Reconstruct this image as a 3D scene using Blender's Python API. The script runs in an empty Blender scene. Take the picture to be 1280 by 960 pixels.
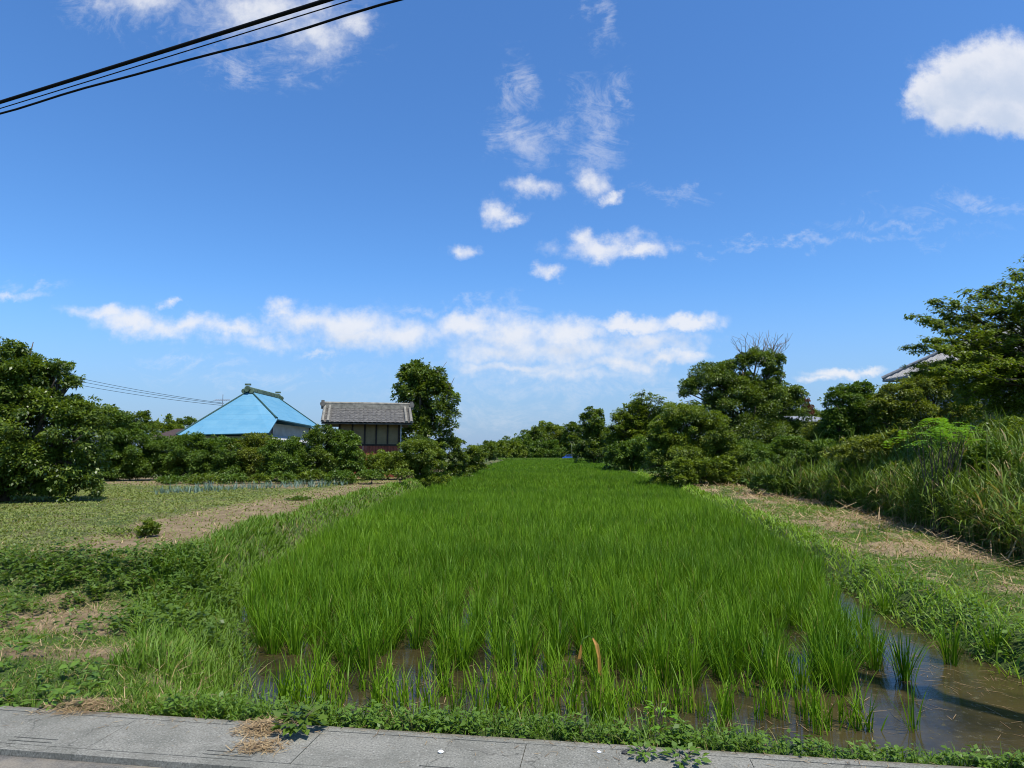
import bpy, bmesh, math, random
import numpy as np
from mathutils import Vector, Matrix

sc = bpy.context.scene
col = sc.collection
R = math.radians

# ------------------------------------------------------------------ camera
EYE = 1.6
FPX = 800.0                     # focal length in pixels of a 1280 px wide frame
PITCH = math.atan(88 / FPX)     # camera looks slightly up: horizon below centre
cam_d = bpy.data.cameras.new('camera')
cam_d.sensor_width = 36.0
cam_d.lens = 36.0 * FPX / 1280.0
cam_d.clip_start = 0.05
cam_d.clip_end = 9000
cam = bpy.data.objects.new('camera', cam_d)
col.objects.link(cam)
cam.location = (0, 0, EYE)
cam.rotation_euler = (math.pi / 2 + PITCH, 0, 0)
sc.camera = cam

# ------------------------------------------------------------------ light
SUN_AZ = Vector((0.62, -0.79)).normalized()      # towards the sun: behind the camera, to the right
SUN_EL = R(66)
S = Vector((SUN_AZ.x * math.cos(SUN_EL), SUN_AZ.y * math.cos(SUN_EL), math.sin(SUN_EL)))
sun_d = bpy.data.lights.new('sun', 'SUN')
sun_d.energy = 4.6
sun_d.angle = R(0.5)
sun_d.color = (1.0, 0.95, 0.87)
sun = bpy.data.objects.new('sun', sun_d)
col.objects.link(sun)
sun.rotation_euler = S.to_track_quat('Z', 'Y').to_euler()

sc.view_settings.view_transform = 'Standard'
sc.view_settings.look = 'None'
sc.view_settings.exposure = 0.4
sc.view_settings.gamma = 1.0
sc.cycles.pixel_filter_type = 'BLACKMAN_HARRIS'
sc.cycles.filter_width = 1.05
sc.cycles.max_bounces = 6
sc.cycles.diffuse_bounces = 4
sc.cycles.glossy_bounces = 3
sc.cycles.transmission_bounces = 4
sc.cycles.transparent_max_bounces = 6
sc.cycles.caustics_reflective = False
sc.cycles.caustics_refractive = False


def pix_dir(px, py):
    a, b = px - 640.0, 480.0 - py
    c, s = math.cos(PITCH), math.sin(PITCH)
    return Vector((a, FPX * c - b * s, FPX * s + b * c))


def at_ground(px, py, z):       # where the sight line through a photo pixel meets the level z
    d = pix_dir(px, py)
    t = (z - EYE) / d.z
    return Vector((d.x * t, d.y * t, z))


def at_depth(px, py, Y):        # where it meets the vertical plane Y metres ahead
    d = pix_dir(px, py)
    t = Y / d.y
    return Vector((d.x * t, Y, EYE + d.z * t))


# ------------------------------------------------------------------ nodes
class NT:
    def __init__(self, nt):
        self.nt = nt
        nt.nodes.clear()

    def n(self, typ, ins=None, **props):
        nd = self.nt.nodes.new(typ)
        for k, v in props.items():
            setattr(nd, k, v)
        for k, v in (ins or {}).items():
            sk = nd.inputs[k]
            if hasattr(v, 'is_output'):
                self.nt.links.new(v, sk)
            else:
                sk.default_value = v
        return nd

    def math(self, op, a, b=0.0, clamp=False, c=None):
        ins = {0: a, 1: b}
        if c is not None:
            ins[2] = c
        return self.n('ShaderNodeMath', ins, operation=op, use_clamp=clamp).outputs[0]

    def mix(self, f, a, b, blend='MIX'):
        nd = self.n('ShaderNodeMix', data_type='RGBA', blend_type=blend)
        for k, v in ((0, f), (6, a), (7, b)):
            if hasattr(v, 'is_output'):
                self.nt.links.new(v, nd.inputs[k])
            else:
                if k and len(v) == 3:
                    v = (*v, 1)
                nd.inputs[k].default_value = v
        return nd.outputs[2]

    def noise(self, vec, scale, detail=4, rough=0.55, dist=0.0):
        ins = {'Scale': scale, 'Detail': detail, 'Roughness': rough, 'Distortion': dist}
        if vec is not None:
            ins['Vector'] = vec
        return self.n('ShaderNodeTexNoise', ins)

    def ramp(self, f, lo, hi):
        return self.n('ShaderNodeMapRange', {0: f, 1: lo, 2: hi, 3: 0.0, 4: 1.0},
                      interpolation_type='SMOOTHSTEP').outputs[0]


# ------------------------------------------------------------------ sky
world = bpy.data.worlds.new('World')
sc.world = world
world.use_nodes = True
w = NT(world.node_tree)
sky = w.n('ShaderNodeTexSky', sky_type='NISHITA', sun_disc=False)
sky.sun_elevation = SUN_EL
sky.sun_rotation = math.atan2(S.x, S.y)
sky.altitude = 0
sky.air_density = 1.0
sky.dust_density = 0.6
sky.ozone_density = 3.0
SKY_STRENGTH = 0.12
hs = w.n('ShaderNodeHueSaturation', {'Hue': 0.5, 'Saturation': 1.12, 'Value': 1.0, 'Fac': 1.0, 'Color': sky.outputs[0]})
skycol = w.mix(1.0, hs.outputs[0], (0.72, 1.0, 1.26), 'MULTIPLY')
gen = w.n('ShaderNodeTexCoord').outputs['Generated']
sep = w.n('ShaderNodeSeparateXYZ', {0: gen})
yy = w.math('MAXIMUM', sep.outputs[1], 0.02)
uu = w.math('DIVIDE', sep.outputs[0], yy)
vv = w.math('DIVIDE', sep.outputs[2], yy)
uv = w.n('ShaderNodeCombineXYZ', {0: uu, 1: vv, 2: 0.0}).outputs[0]
ahead = w.ramp(sep.outputs[1], 0.05, 0.15)
# real clouds drift: slightly warp the direction before testing against each cloud
wn = w.noise(uv, 9.0, 8, 0.66)
woff = w.n('ShaderNodeVectorMath', {0: wn.outputs['Color'], 1: (0.5, 0.5, 0.5)}, operation='SUBTRACT').outputs[0]


def cloud_field(blobs, warp, shift=(0, 0)):
    wv = w.n('ShaderNodeVectorMath', {0: woff, 1: (warp, warp * 0.7, 0)}, operation='MULTIPLY').outputs[0]
    q = w.n('ShaderNodeVectorMath', {0: uv, 1: wv}, operation='ADD').outputs[0]
    best = None
    for cx, cy, rx, ry, s in blobs:
        d = pix_dir(cx, cy)
        u0, v0 = d.x / d.y, d.z / d.y
        k = 1.0 + v0 * v0
        a = w.n('ShaderNodeVectorMath', {0: q, 1: (u0 - shift[0], v0 - shift[1], 0)}, operation='SUBTRACT').outputs[0]
        b = w.n('ShaderNodeVectorMath', {0: a, 1: (FPX / rx, FPX / ry / k ** 0.5, 0)}, operation='MULTIPLY').outputs[0]
        l = w.n('ShaderNodeVectorMath', {0: b}, operation='LENGTH').outputs['Value']
        m = w.math('MULTIPLY', w.math('SUBTRACT', 1.42, l), s)
        best = m if best is None else w.math('SMOOTH_MAX', best, m, c=0.15)
    return best


CUM = [(1212, 92, 58, 30, 2.0), (1270, 88, 70, 34, 2.0), (1192, 134, 44, 28, 1.9), (1258, 130, 60, 28, 2.0), (1168, 112, 30, 24, 1.7),
       (758, 305, 56, 15, .95), (730, 297, 26, 12, .9), (795, 312, 36, 9, 1.0), (684, 337, 17, 10, .8), (578, 309, 18, 9, .8), (622, 268, 20, 13, .75), (640, 276, 18, 7, .6),
       (735, 226, 28, 19, .85), (718, 236, 18, 9, .6), (768, 244, 14, 8, .9), (668, 239, 30, 11, .7),
       (130, 392, 46, 10, .85), (170, 400, 56, 16, .9), (225, 405, 50, 15, .9), (285, 410, 46, 14, .9), (352, 385, 22, 14, .9), (385, 400, 54, 21, 1.0),
       (440, 408, 62, 23, 1.05), (502, 420, 46, 22, 1.05), (455, 425, 76, 17, .9), (585, 406, 44, 15, 1.05), (640, 418, 78, 24, 1.0),
       (715, 414, 60, 18, 1.0), (780, 402, 60, 11, 1.3), (860, 405, 42, 11, 1.2), (835, 447, 42, 10, 1.1), (765, 456, 80, 12, .9),
       (640, 462, 90, 10, .8), (1050, 469, 42, 7, 1.1), (1085, 466, 20, 6, 1.0), (1020, 476, 30, 5, .7), (700, 436, 150, 24, .8), (810, 428, 70, 18, .8), (620, 440, 70, 18, .75), (330, 425, 90, 10, .55), (700, 470, 140, 12, .6),
       (180, 2, 70, 20, .75), (325, 14, 90, 32, .85), (398, 46, 50, 30, .8), (440, 30, 30, 18, .7),
       (203, 371, 11, 8, .9), (8, 370, 30, 8, .8), (405, 446, 24, 5, .6)]
WSP = [(165, 8, 60, 26, 1.0), (330, 22, 110, 45, 1.1), (400, 45, 55, 36, 1.1), (288, 88, 22, 18, .8), (370, 100, 26, 14, .6),
       (640, 110, 26, 32, .9), (655, 178, 36, 30, 1.1), (750, 168, 30, 50, .9), (775, 122, 16, 24, .8), (690, 155, 20, 10, .6), (735, 130, 12, 14, .6),
       (545, 383, 60, 8, .8), (1215, 262, 95, 9, .6), (1000, 301, 150, 5, .6), (1130, 285, 80, 5, .5), (880, 326, 10, 6, .5),
       (240, 452, 70, 8, .6), (840, 232, 40, 6, .45), (745, 20, 16, 30, .7), (640, 390, 22, 14, .7), (700, 490, 200, 14, .6), (610, 520, 60, 14, .5), (40, 360, 30, 7, .7), (330, 470, 120, 9, .4)]
fb = w.noise(uv, 17.0, 9, 0.6)
fb2 = w.noise(uv, 42.0, 6, 0.6)
nz = w.math('ADD', w.math('MULTIPLY', w.math('SUBTRACT', fb.outputs[0], 0.5), 1.9),
            w.math('MULTIPLY', w.math('SUBTRACT', fb2.outputs[0], 0.5), 0.95))
mc = w.math('ADD', cloud_field(CUM, 0.12), nz)
dc = w.ramp(mc, -0.05, 1.4)
st = w.n('ShaderNodeVectorMath', {0: uv, 1: (1.0, 1.7, 1.0)}, operation='MULTIPLY').outputs[0]
fw0 = w.noise(st, 8.0, 9, 0.68, 1.4)
fw1 = w.noise(uv, 30.0, 6, 0.65, 0.8)
ridge = w.math('SUBTRACT', 1.0, w.math('MULTIPLY', w.math('ABSOLUTE', w.math('SUBTRACT', fw0.outputs[0], 0.5)), 4.2))
fwv = w.math('ADD', w.math('MULTIPLY', ridge, 0.62), w.math('MULTIPLY', fw1.outputs[0], 0.45))
mw = w.math('ADD', cloud_field(WSP, 0.22), w.math('MULTIPLY', w.math('SUBTRACT', fwv, 0.62), 2.4))
dw = w.math('MULTIPLY', w.ramp(mw, 0.15, 2.6), 0.5)
dens = w.math('MULTIPLY', w.math('MAXIMUM', w.math('MULTIPLY', dc, 0.87), dw), ahead)
# thick cores of a cloud are whiter on top than underneath
up = w.n('ShaderNodeVectorMath', {0: uv, 1: (0.006, 0.022, 0)}, operation='ADD').outputs[0]
fu = w.noise(up, 17.0, 9, 0.6)
above = w.math('ADD', cloud_field(CUM, 0.105, (0.008, 0.030)), w.math('MULTIPLY', w.math('SUBTRACT', fu.outputs[0], fb.outputs[0]), 3.0))
lit = w.ramp(above, 2.9, -0.2)
k = 0.76 / SKY_STRENGTH            # cloud and haze values below are as seen, after the exposure
ccol = w.mix(lit, (0.64 * k, 0.71 * k, 0.83 * k), (0.89 * k, 0.90 * k, 0.94 * k))
hz = w.math('MULTIPLY', w.ramp(vv, 0.30, -0.03), 0.92)
skyh = w.mix(hz, skycol, (0.31 * k, 0.44 * k, 0.67 * k))
final = w.mix(dens, skyh, ccol)
bg = w.n('ShaderNodeBackground', {'Color': final, 'Strength': SKY_STRENGTH})
w.n('ShaderNodeOutputWorld', {0: bg.outputs[0]})
world.cycles.sampling_method = 'MANUAL'
world.cycles.sample_map_resolution = 512


# ------------------------------------------------------------------ materials
def mat(name):
    m = bpy.data.materials.new(name)
    m.use_nodes = True
    return m, NT(m.node_tree)


def out(t, sh, disp=None):
    o = t.n('ShaderNodeOutputMaterial', {0: sh})
    return o


def leafy(name, a, b, trans=0.3, rough=0.5, spec=0.3, c=None):
    """leaf or blade: tint runs from a to b with the leaf's own random number; c = colour of the few dead ones"""
    m, t = mat(name)
    at = t.n('ShaderNodeAttribute', attribute_name='tint').outputs['Fac']
    cl = t.mix(at, a, b)
    if c:
        cl = t.mix(t.ramp(at, 0.93, 0.97), cl, c)
    p = t.n('ShaderNodeBsdfPrincipled', {'Base Color': cl, 'Roughness': rough, 'Specular IOR Level': spec})
    tr = t.n('ShaderNodeBsdfTranslucent', {0: t.mix(1.0, cl, (1.45, 1.42, 0.5), 'MULTIPLY')})
    out(t, t.n('ShaderNodeMixShader', {0: trans, 1: p.outputs[0], 2: tr.outputs[0]}).outputs[0])
    return m


def plain(name, colr, rough=0.6, spec=0.4, metal=0.0, var=0.25, scale=4.0, bump=0.0, bscale=40.0):
    m, t = mat(name)
    oc = t.n('ShaderNodeTexCoord').outputs['Object']
    nz = t.noise(oc, scale, 6, 0.6)
    lo = tuple(x * (1 - var) for x in colr)
    hi = tuple(min(1, x * (1 + var)) for x in colr)
    cl = t.mix(t.ramp(nz.outputs[0], 0.3, 0.7), lo, hi)
    ins = {'Base Color': cl, 'Roughness': rough, 'Specular IOR Level': spec, 'Metallic': metal}
    if bump:
        nb = t.noise(oc, bscale, 5, 0.6)
        ins['Normal'] = t.n('ShaderNodeBump', {'Strength': bump, 'Distance': 0.02, 'Height': nb.outputs[0]}).outputs[0]
    p = t.n('ShaderNodeBsdfPrincipled', ins)
    out(t, p.outputs[0])
    return m


M = {}
M['rice'] = leafy('rice_leaf', (0.054, 0.130, 0.005), (0.170, 0.305, 0.012), 0.28, 0.5, 0.18, (0.20, 0.19, 0.04))
M['grass'] = leafy('grass_blade', (0.066, 0.132, 0.010), (0.145, 0.245, 0.022), 0.33, 0.5, 0.25, (0.30, 0.24, 0.09))
M['bank_grass'] = leafy('bank_grass', (0.10, 0.185, 0.012), (0.20, 0.32, 0.03), 0.32, 0.5, 0.2, (0.32, 0.26, 0.10))
M['dry_grass'] = leafy('field_weed', (0.165, 0.20, 0.05), (0.215, 0.25, 0.07), 0.3, 0.6, 0.15, (0.26, 0.22, 0.10))
M['straw'] = leafy('straw', (0.17, 0.105, 0.05), (0.46, 0.34, 0.18), 0.15, 0.6, 0.25)
M['weed'] = leafy('weed_leaf', (0.070, 0.13, 0.014), (0.14, 0.24, 0.03), 0.3, 0.45, 0.3)
M['reed'] = leafy('reed_leaf', (0.048, 0.086, 0.009), (0.165, 0.240, 0.032), 0.28, 0.5, 0.2, (0.36, 0.27, 0.13))
M['leaf_deep'] = leafy('leaf_deep', (0.040, 0.074, 0.010), (0.165, 0.230, 0.027), 0.36, 0.4, 0.4)
M['leaf_mid'] = leafy('leaf_mid', (0.058, 0.098, 0.009), (0.215, 0.280, 0.028), 0.36, 0.45, 0.35)
M['leaf_fresh'] = leafy('leaf_fresh', (0.055, 0.105, 0.010), (0.125, 0.195, 0.022), 0.3, 0.45, 0.3)
M['leaf_olive'] = leafy('leaf_olive', (0.070, 0.098, 0.010), (0.220, 0.258, 0.030), 0.36, 0.45, 0.35)
M['leaf_lime'] = leafy('leaf_lime', (0.10, 0.22, 0.012), (0.19, 0.36, 0.03), 0.35, 0.45, 0.3)
M['leaf_rust'] = leafy('leaf_rust', (0.10, 0.035, 0.02), (0.17, 0.09, 0.05), 0.2, 0.6, 0.2)
M['leek'] = leafy('leek_leaf', (0.10, 0.17, 0.13), (0.19, 0.27, 0.21), 0.15, 0.55, 0.3)
M['orange'] = leafy('orange_blade', (0.45, 0.22, 0.05), (0.56, 0.30, 0.08), 0.3, 0.4, 0.4)
M['bark'] = plain('bark', (0.09, 0.07, 0.05), 0.85, 0.2, var=0.4, scale=9, bump=0.6)
M['twig'] = plain('dead_twig', (0.19, 0.17, 0.15), 0.8, 0.2)
M['concrete_pole'] = plain('concrete_pole', (0.36, 0.35, 0.33), 0.8, 0.3, scale=3)
M['cable'] = plain('cable', (0.008, 0.008, 0.009), 0.8, 0.1)


# ------------------------------------------------------------------ mesh helpers
def mesh_obj(name, V, F, m, parent=None, loc=None, tint=None, smooth=False):
    """V (n,3), F list of faces or an (m,4) array; vertices given in world space, stored relative to loc / the parent"""
    V = np.asarray(V, np.float64)
    up, acc = parent, Vector((0, 0, 0))
    while up is not None:
        acc += up.location
        up = up.parent
    org = np.array(loc if loc is not None else acc)
    me = bpy.data.meshes.new(name)
    if isinstance(F, np.ndarray):
        nv, nf, fs = len(V), len(F), F.shape[1]
        me.vertices.add(nv)
        me.vertices.foreach_set('co', (V - org).astype(np.float32).ravel())
        me.loops.add(nf * fs)
        me.loops.foreach_set('vertex_index', F.astype(np.int32).ravel())
        me.polygons.add(nf)
        me.polygons.foreach_set('loop_start', np.arange(0, nf * fs, fs, dtype=np.int32))
        me.update(calc_edges=True)
    else:
        me.from_pydata([tuple(v) for v in V - org], [], F)
    if tint is not None:
        at = me.attributes.new('tint', 'FLOAT', 'POINT')
        at.data.foreach_set('value', np.asarray(tint, np.float32))
    ms = m if isinstance(m, (list, tuple)) else [m]
    for x in ms:
        me.materials.append(x)
    if smooth:
        me.polygons.foreach_set('use_smooth', np.ones(len(me.polygons), bool))
    o = bpy.data.objects.new(name, me)
    col.objects.link(o)
    if parent is not None:
        o.parent = parent
        if loc is not None:
            o.location = Vector(loc) - acc
    elif loc is not None:
        o.location = loc
    return o


def tag(o, label=None, cat=None, group=None, kind=None):
    if label:
        o['label'] = label
    if cat:
        o['category'] = cat
    if group:
        o['group'] = group
    if kind:
        o['kind'] = kind
    return o


def empty(name, loc, label, cat, group=None):
    o = bpy.data.objects.new(name, None)
    o.empty_display_size = 0.2
    col.objects.link(o)
    o.location = loc
    return tag(o, label, cat, group)


class MB:
    """collects simple solids into one mesh"""
    def __init__(self):
        self.V, self.F = [], []

    def poly(self, pts, faces):
        b = len(self.V)
        self.V += [tuple(p) for p in pts]
        self.F += [[i + b for i in f] for f in faces]
        return self

    def box(self, x0, x1, y0, y1, z0, z1, mtx=None):
        p = [Vector(q) for q in ((x0, y0, z0), (x1, y0, z0), (x1, y1, z0), (x0, y1, z0), (x0, y0, z1), (x1, y0, z1), (x1, y1, z1), (x0, y1, z1))]
        if mtx:
            p = [mtx @ q for q in p]
        return self.poly(p, [[0, 3, 2, 1], [4, 5, 6, 7], [0, 1, 5, 4], [1, 2, 6, 5], [2, 3, 7, 6], [3, 0, 4, 7]])

    def tube(self, pts, rad, n=8, cap=True):
        pts = [Vector(p) for p in pts]
        if not hasattr(rad, '__len__'):
            rad = [rad] * len(pts)
        rings = []
        ref = None
        for i, p in enumerate(pts):
            t = (pts[min(i + 1, len(pts) - 1)] - pts[max(i - 1, 0)]).normalized()
            if ref is None:
                ref = Vector((0, 0, 1)) if abs(t.z) < 0.9 else Vector((1, 0, 0))
            u = t.cross(ref).normalized()
            v = t.cross(u).normalized()
            ref = -v if False else ref
            b = len(self.V)
            for k in range(n):
                a = 2 * math.pi * k / n
                self.V.append(tuple(p + (u * math.cos(a) + v * math.sin(a)) * rad[i]))
            rings.append(b)
        for a, b in zip(rings, rings[1:]):
            for k in range(n):
                self.F.append([a + k, a + (k + 1) % n, b + (k + 1) % n, b + k])
        if cap:
            self.F.append([rings[0] + k for k in range(n)][::-1])
            self.F.append([rings[-1] + k for k in range(n)])
        return self

    def slab(self, pts, thick, nrm=None):
        """polygon pts thickened backwards along its normal"""
        pts = [Vector(p) for p in pts]
        if nrm is None:
            nrm = (pts[1] - pts[0]).cross(pts[2] - pts[0]).normalized()
        if nrm.z < 0:
            nrm = -nrm
        n = len(pts)
        q = [p - nrm * thick for p in pts]
        return self.poly(pts + q, [list(range(n)), [n + i for i in range(n)][::-1]] + [[i, n + i, n + (i + 1) % n, (i + 1) % n] for i in range(n)])

    def build(self, name, m, parent=None, loc=None, smooth=False):
        o = mesh_obj(name, self.V, self.F, m, parent, loc, smooth=smooth)
        bm = bmesh.new()
        bm.from_mesh(o.data)
        bmesh.ops.recalc_face_normals(bm, faces=bm.faces)
        bm.to_mesh(o.data)
        bm.free()
        return o


def vnoise(x, y, seed=0):
    """smooth value noise 0..1 on arrays"""
    x = np.asarray(x, float)
    y = np.asarray(y, float)
    xi, yi = np.floor(x), np.floor(y)
    fx, fy = x - xi, y - yi
    fx, fy = fx * fx * (3 - 2 * fx), fy * fy * (3 - 2 * fy)

    def h(a, b):
        v = np.sin(a * 127.1 + b * 311.7 + seed * 74.7) * 43758.5453
        return v - np.floor(v)
    return (h(xi, yi) * (1 - fx) + h(xi + 1, yi) * fx) * (1 - fy) + (h(xi, yi + 1) * (1 - fx) + h(xi + 1, yi + 1) * fx) * fy


def fbm(x, y, seed=0):
    return (vnoise(x, y, seed) * 0.55 + vnoise(np.asarray(x) * 2.1, np.asarray(y) * 2.1, seed + 1) * 0.3 + vnoise(np.asarray(x) * 4.3, np.asarray(y) * 4.3, seed + 2) * 0.15)


def sstep(a, b, x):
    t = np.clip((np.asarray(x, float) - a) / (b - a), 0, 1)
    return t * t * (3 - 2 * t)


def blades(base, az, L, lean, curl, wid, S=3, rng=None, tipw=0.06):
    """ribbon blades -> V, F(quads), per-vertex blade index"""
    n = len(base)
    twist = az + (rng.normal(0, 0.5, n) if rng is not None else 0)
    side = np.stack([-np.sin(twist), np.cos(twist), np.zeros(n)], 1)
    p = np.array(base, float)
    V = np.empty((n, S + 1, 2, 3))
    for k in range(S + 1):
        t = k / S
        wk = wid * (0.65 + 0.7 * t if t < 0.4 else max(tipw, 0.93 * (1 - ((t - 0.4) / 0.6) ** 1.6)))
        V[:, k, 0] = p - side * wk[:, None]
        V[:, k, 1] = p + side * wk[:, None]
        th = lean + curl * ((k + 0.5) / S) ** 1.5
        step = np.stack([np.sin(th) * np.cos(az), np.sin(th) * np.sin(az), np.cos(th)], 1)
        p = p + step * (L / S)[:, None]
    i0 = (np.arange(n) * (S + 1) * 2)[:, None] + (np.arange(S) * 2)[None, :]
    F = np.stack([i0, i0 + 1, i0 + 3, i0 + 2], 2).reshape(-1, 4)
    return V.reshape(-1, 3), F, np.repeat(np.arange(n), (S + 1) * 2)


def leaves(pos, d, nrm, L, W):
    d = d / (np.linalg.norm(d, axis=1, keepdims=True) + 1e-9)
    s = np.cross(d, nrm)
    s /= (np.linalg.norm(s, axis=1, keepdims=True) + 1e-9)
    u = np.cross(s, d)
    L = L[:, None]
    W = W[:, None]
    n = len(pos)
    V = np.empty((n, 4, 3))
    V[:, 0] = pos
    V[:, 1] = pos + d * L * 0.45 + s * W * 0.5 + u * W * 0.12
    V[:, 2] = pos + d * L - u * L * 0.08
    V[:, 3] = pos + d * L * 0.45 - s * W * 0.5 + u * W * 0.12
    F = np.arange(n * 4).reshape(n, 4)
    return V.reshape(-1, 3), F


def join(parts):
    Vs, Fs, Ts, b = [], [], [], 0
    for V, F, T in parts:
        Vs.append(V)
        Fs.append(F + b)
        Ts.append(T)
        b += len(V)
    return np.concatenate(Vs), np.concatenate(Fs), np.concatenate(Ts)

# ================================================================== terrain
WATER = -0.35
DIR = np.array((0.9898, -0.1426))        # along the road
NRM = np.array((0.1426, 0.9898))         # away from the road
ORG = np.array((0.0, 3.83))              # a point on the outer edge of the pavement
L_T = np.array([(0, -1.6), (4.2, -1.75), (5.6, -2.2), (8.4, -3.5), (13.6, -4.35), (22.7, -4.6), (49, -4.4), (90, -4.0), (131, -3.2), (190, -2.0), (4000, -2.0)])
R_T = np.array([(0, 4.7), (6, 4.48), (8, 4.62), (9.7, 4.88), (13.6, 5.65), (20, 6.7), (33.7, 8.6), (78, 13.0), (169, 22.0), (190, 24.0), (4000, 24.0)])
REED_T = np.array([(0, 6.3), (9, 8.0), (11.1, 8.7), (18.7, 10.6), (30, 12.2), (42, 13.5), (60, 16), (190, 30), (4000, 30)])
Y_END = 186.0


def edge_l(y):
    return np.interp(y, L_T[:, 0], L_T[:, 1])


def edge_r(y):
    return np.interp(y, R_T[:, 0], R_T[:, 1])


def reed_x(y):
    return np.interp(y, REED_T[:, 0], REED_T[:, 1])


def road_s(x, y):
    return (x - ORG[0]) * NRM[0] + (y - ORG[1]) * NRM[1]


def tz(x, y):
    x = np.asarray(x, float)
    y = np.asarray(y, float)
    s = road_s(x, y)
    l, r = edge_l(y), edge_r(y)
    near = np.clip(1 - np.hypot(x, y) / 60, 0, 1)
    bump = (fbm(x * 1.3, y * 1.3, 3) - 0.5) * 0.10 * near + (fbm(x * .25, y * .25, 9) - 0.5) * 0.12 * np.clip(1 - np.hypot(x, y) / 300, 0, 1)
    yy = y + 0.25 * (fbm(x * .8, x * 0 + 2.0, 5) - .5) * 3 + np.clip(x + 4.5, -8, 3) * 0.10
    left = -0.02 - 0.20 * sstep(0.3, 2.8, s) + 0.40 * sstep(7.5, 8.9, yy)
    right = -0.10 + 0.07 * np.exp(-((x - r - 1.9) / 1.1) ** 2) + 0.14 * sstep(0, 6, x - reed_x(y))
    mid = (l + r) / 2
    base = np.where(x < mid, left, right) + bump * sstep(0.15, 0.8, s)
    base = np.where(y > Y_END, np.where(np.hypot(x, y) > 100, 0.02, base), base)
    inside = sstep(-0.85, 0.15, x - l) * (1 - sstep(-0.25, 0.45, x - r)) * sstep(0.16, 0.62, s) * (1 - sstep(Y_END - 1, Y_END + .5, y))
    z = base * (1 - inside) + (-0.47 + bump * 0.4) * inside
    z = np.where(s < 0.12, -0.03 - 0.2 * sstep(0.05, -0.03, s), z)
    return z


def axis(lo, hi, step, far, growth=1.16):
    a = list(np.arange(lo, hi + 1e-6, step))
    st = step
    while a[-1] < far:
        st = min(st * growth, 400)
        a.append(a[-1] + st)
    st = step
    b = []
    v = lo
    while v > -far:
        st = min(st * growth, 400)
        v -= st
        b.append(v)
    return np.array(b[::-1] + a)


gx = axis(-10, 12, 0.14, 4000)
gy = axis(2.6, 16, 0.14, 4000, 1.05)
gy = gy[gy > -300]
GX, GY = np.meshgrid(gx, gy)
GZ = tz(GX, GY)
nx, ny = len(gx), len(gy)
ii = (np.arange(ny - 1)[:, None] * nx + np.arange(nx - 1)[None, :])
GF = np.stack([ii, ii + 1, ii + nx + 1, ii + nx], 2).reshape(-1, 4)


def dry_patch(x, y):
    """worn and mown patches on the bank in the near left corner and along the right berm"""
    v = np.zeros_like(np.asarray(x, float))
    for px, py, rx, ry, z in ((60, 765, .9, .7, -.1), (200, 770, .35, .2, -.2), (330, 800, .22, .12, -.25), (20, 785, .6, .22, -.1), (140, 826, .85, .22, -.12), (205, 853, .14, .08, -.1), (20, 828, .3, .10, -.1), (115, 783, .32, .14, -.1), (75, 745, .25, .16, -.1), (285, 780, .2, .1, -.2)):
        p = at_ground(px, py, z)
        v = np.maximum(v, np.exp(-(((x - p.x) / rx) ** 2 + ((y - p.y) / ry) ** 2)))
    return v


def zone_soil(x, y):
    l, r = edge_l(y), edge_r(y)
    nn = fbm(x * 1.7, y * 1.7, 21)
    plat = sstep(8.6, 9.6, y + np.clip(x + 4.5, -8, 3) * 0.1) * (x < l)
    strip = np.exp(-((x - l + 2.2) / 1.25) ** 2) * plat * (y < 75)
    back = sstep(30, 33, y + 0.35 * (x + 22)) * plat * (x < -9) * (y < 40)       # reddish bare earth under the hedge
    return np.clip(np.maximum.reduce([0.30 * plat, strip * 1.2, back * 0.9, dry_patch(x, y) * 1.3]) + (nn - .5) * 0.5, 0, 1)


def zone_litter(x, y):
    r = edge_r(y)
    u = x - r
    wd = np.maximum(reed_x(y) - r, 1.5)
    v = sstep(.40, .85, u) * sstep(1.12, .9, u / wd) * (y < 60)
    return np.clip(v * (0.22 + .9 * sstep(.40, .66, fbm(x * 1.1, y * .6, 33))), 0, 1)


ground = mesh_obj('ground', np.stack([GX, GY, GZ], 2).reshape(-1, 3), GF, [], smooth=True)
for nm, fn in (('soil', zone_soil), ('litter', zone_litter)):
    a = ground.data.attributes.new(nm, 'FLOAT', 'POINT')
    a.data.foreach_set('value', fn(GX, GY).astype(np.float32).ravel())
tag(ground, kind='structure')
m, t = mat('ground')
pos = t.n('ShaderNodeNewGeometry').outputs['Position']
n1 = t.noise(pos, 2.2, 8, 0.65).outputs[0]
n2 = t.noise(pos, 23, 6, 0.7).outputs[0]
n3 = t.noise(pos, 0.35, 4, 0.6).outputs[0]
green = t.mix(t.ramp(n2, .35, .7), (0.035, 0.058, 0.012), (0.085, 0.12, 0.03))
soil = t.mix(t.ramp(n1, .3, .7), (0.145, 0.10, 0.056), (0.255, 0.19, 0.11))
soil = t.mix(t.ramp(n2, .5, .75), soil, (0.20, 0.17, 0.09))
fa = t.n('ShaderNodeAttribute', attribute_name='soil').outputs['Fac']
fs = t.math('ADD', fa, t.math('MULTIPLY', t.math('SUBTRACT', n2, .5), .9))
c1 = t.mix(t.ramp(fs, .15, .75), green, soil)
lit_ = t.mix(t.ramp(n2, .4, .65), (0.20, 0.145, 0.08), (0.40, 0.31, 0.18))
fl = t.math('ADD', t.n('ShaderNodeAttribute', attribute_name='litter').outputs['Fac'], t.math('MULTIPLY', t.math('SUBTRACT', n2, .5), .9))
c2 = t.mix(t.ramp(fl, .3, .8), c1, lit_)
bp = t.n('ShaderNodeBump', {'Strength': 0.7, 'Distance': 0.05, 'Height': n2}).outputs[0]
out(t, t.n('ShaderNodeBsdfPrincipled', {'Base Color': c2, 'Roughness': 0.95, 'Specular IOR Level': 0.15, 'Normal': bp}).outputs[0])
ground.data.materials.append(m)

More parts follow.
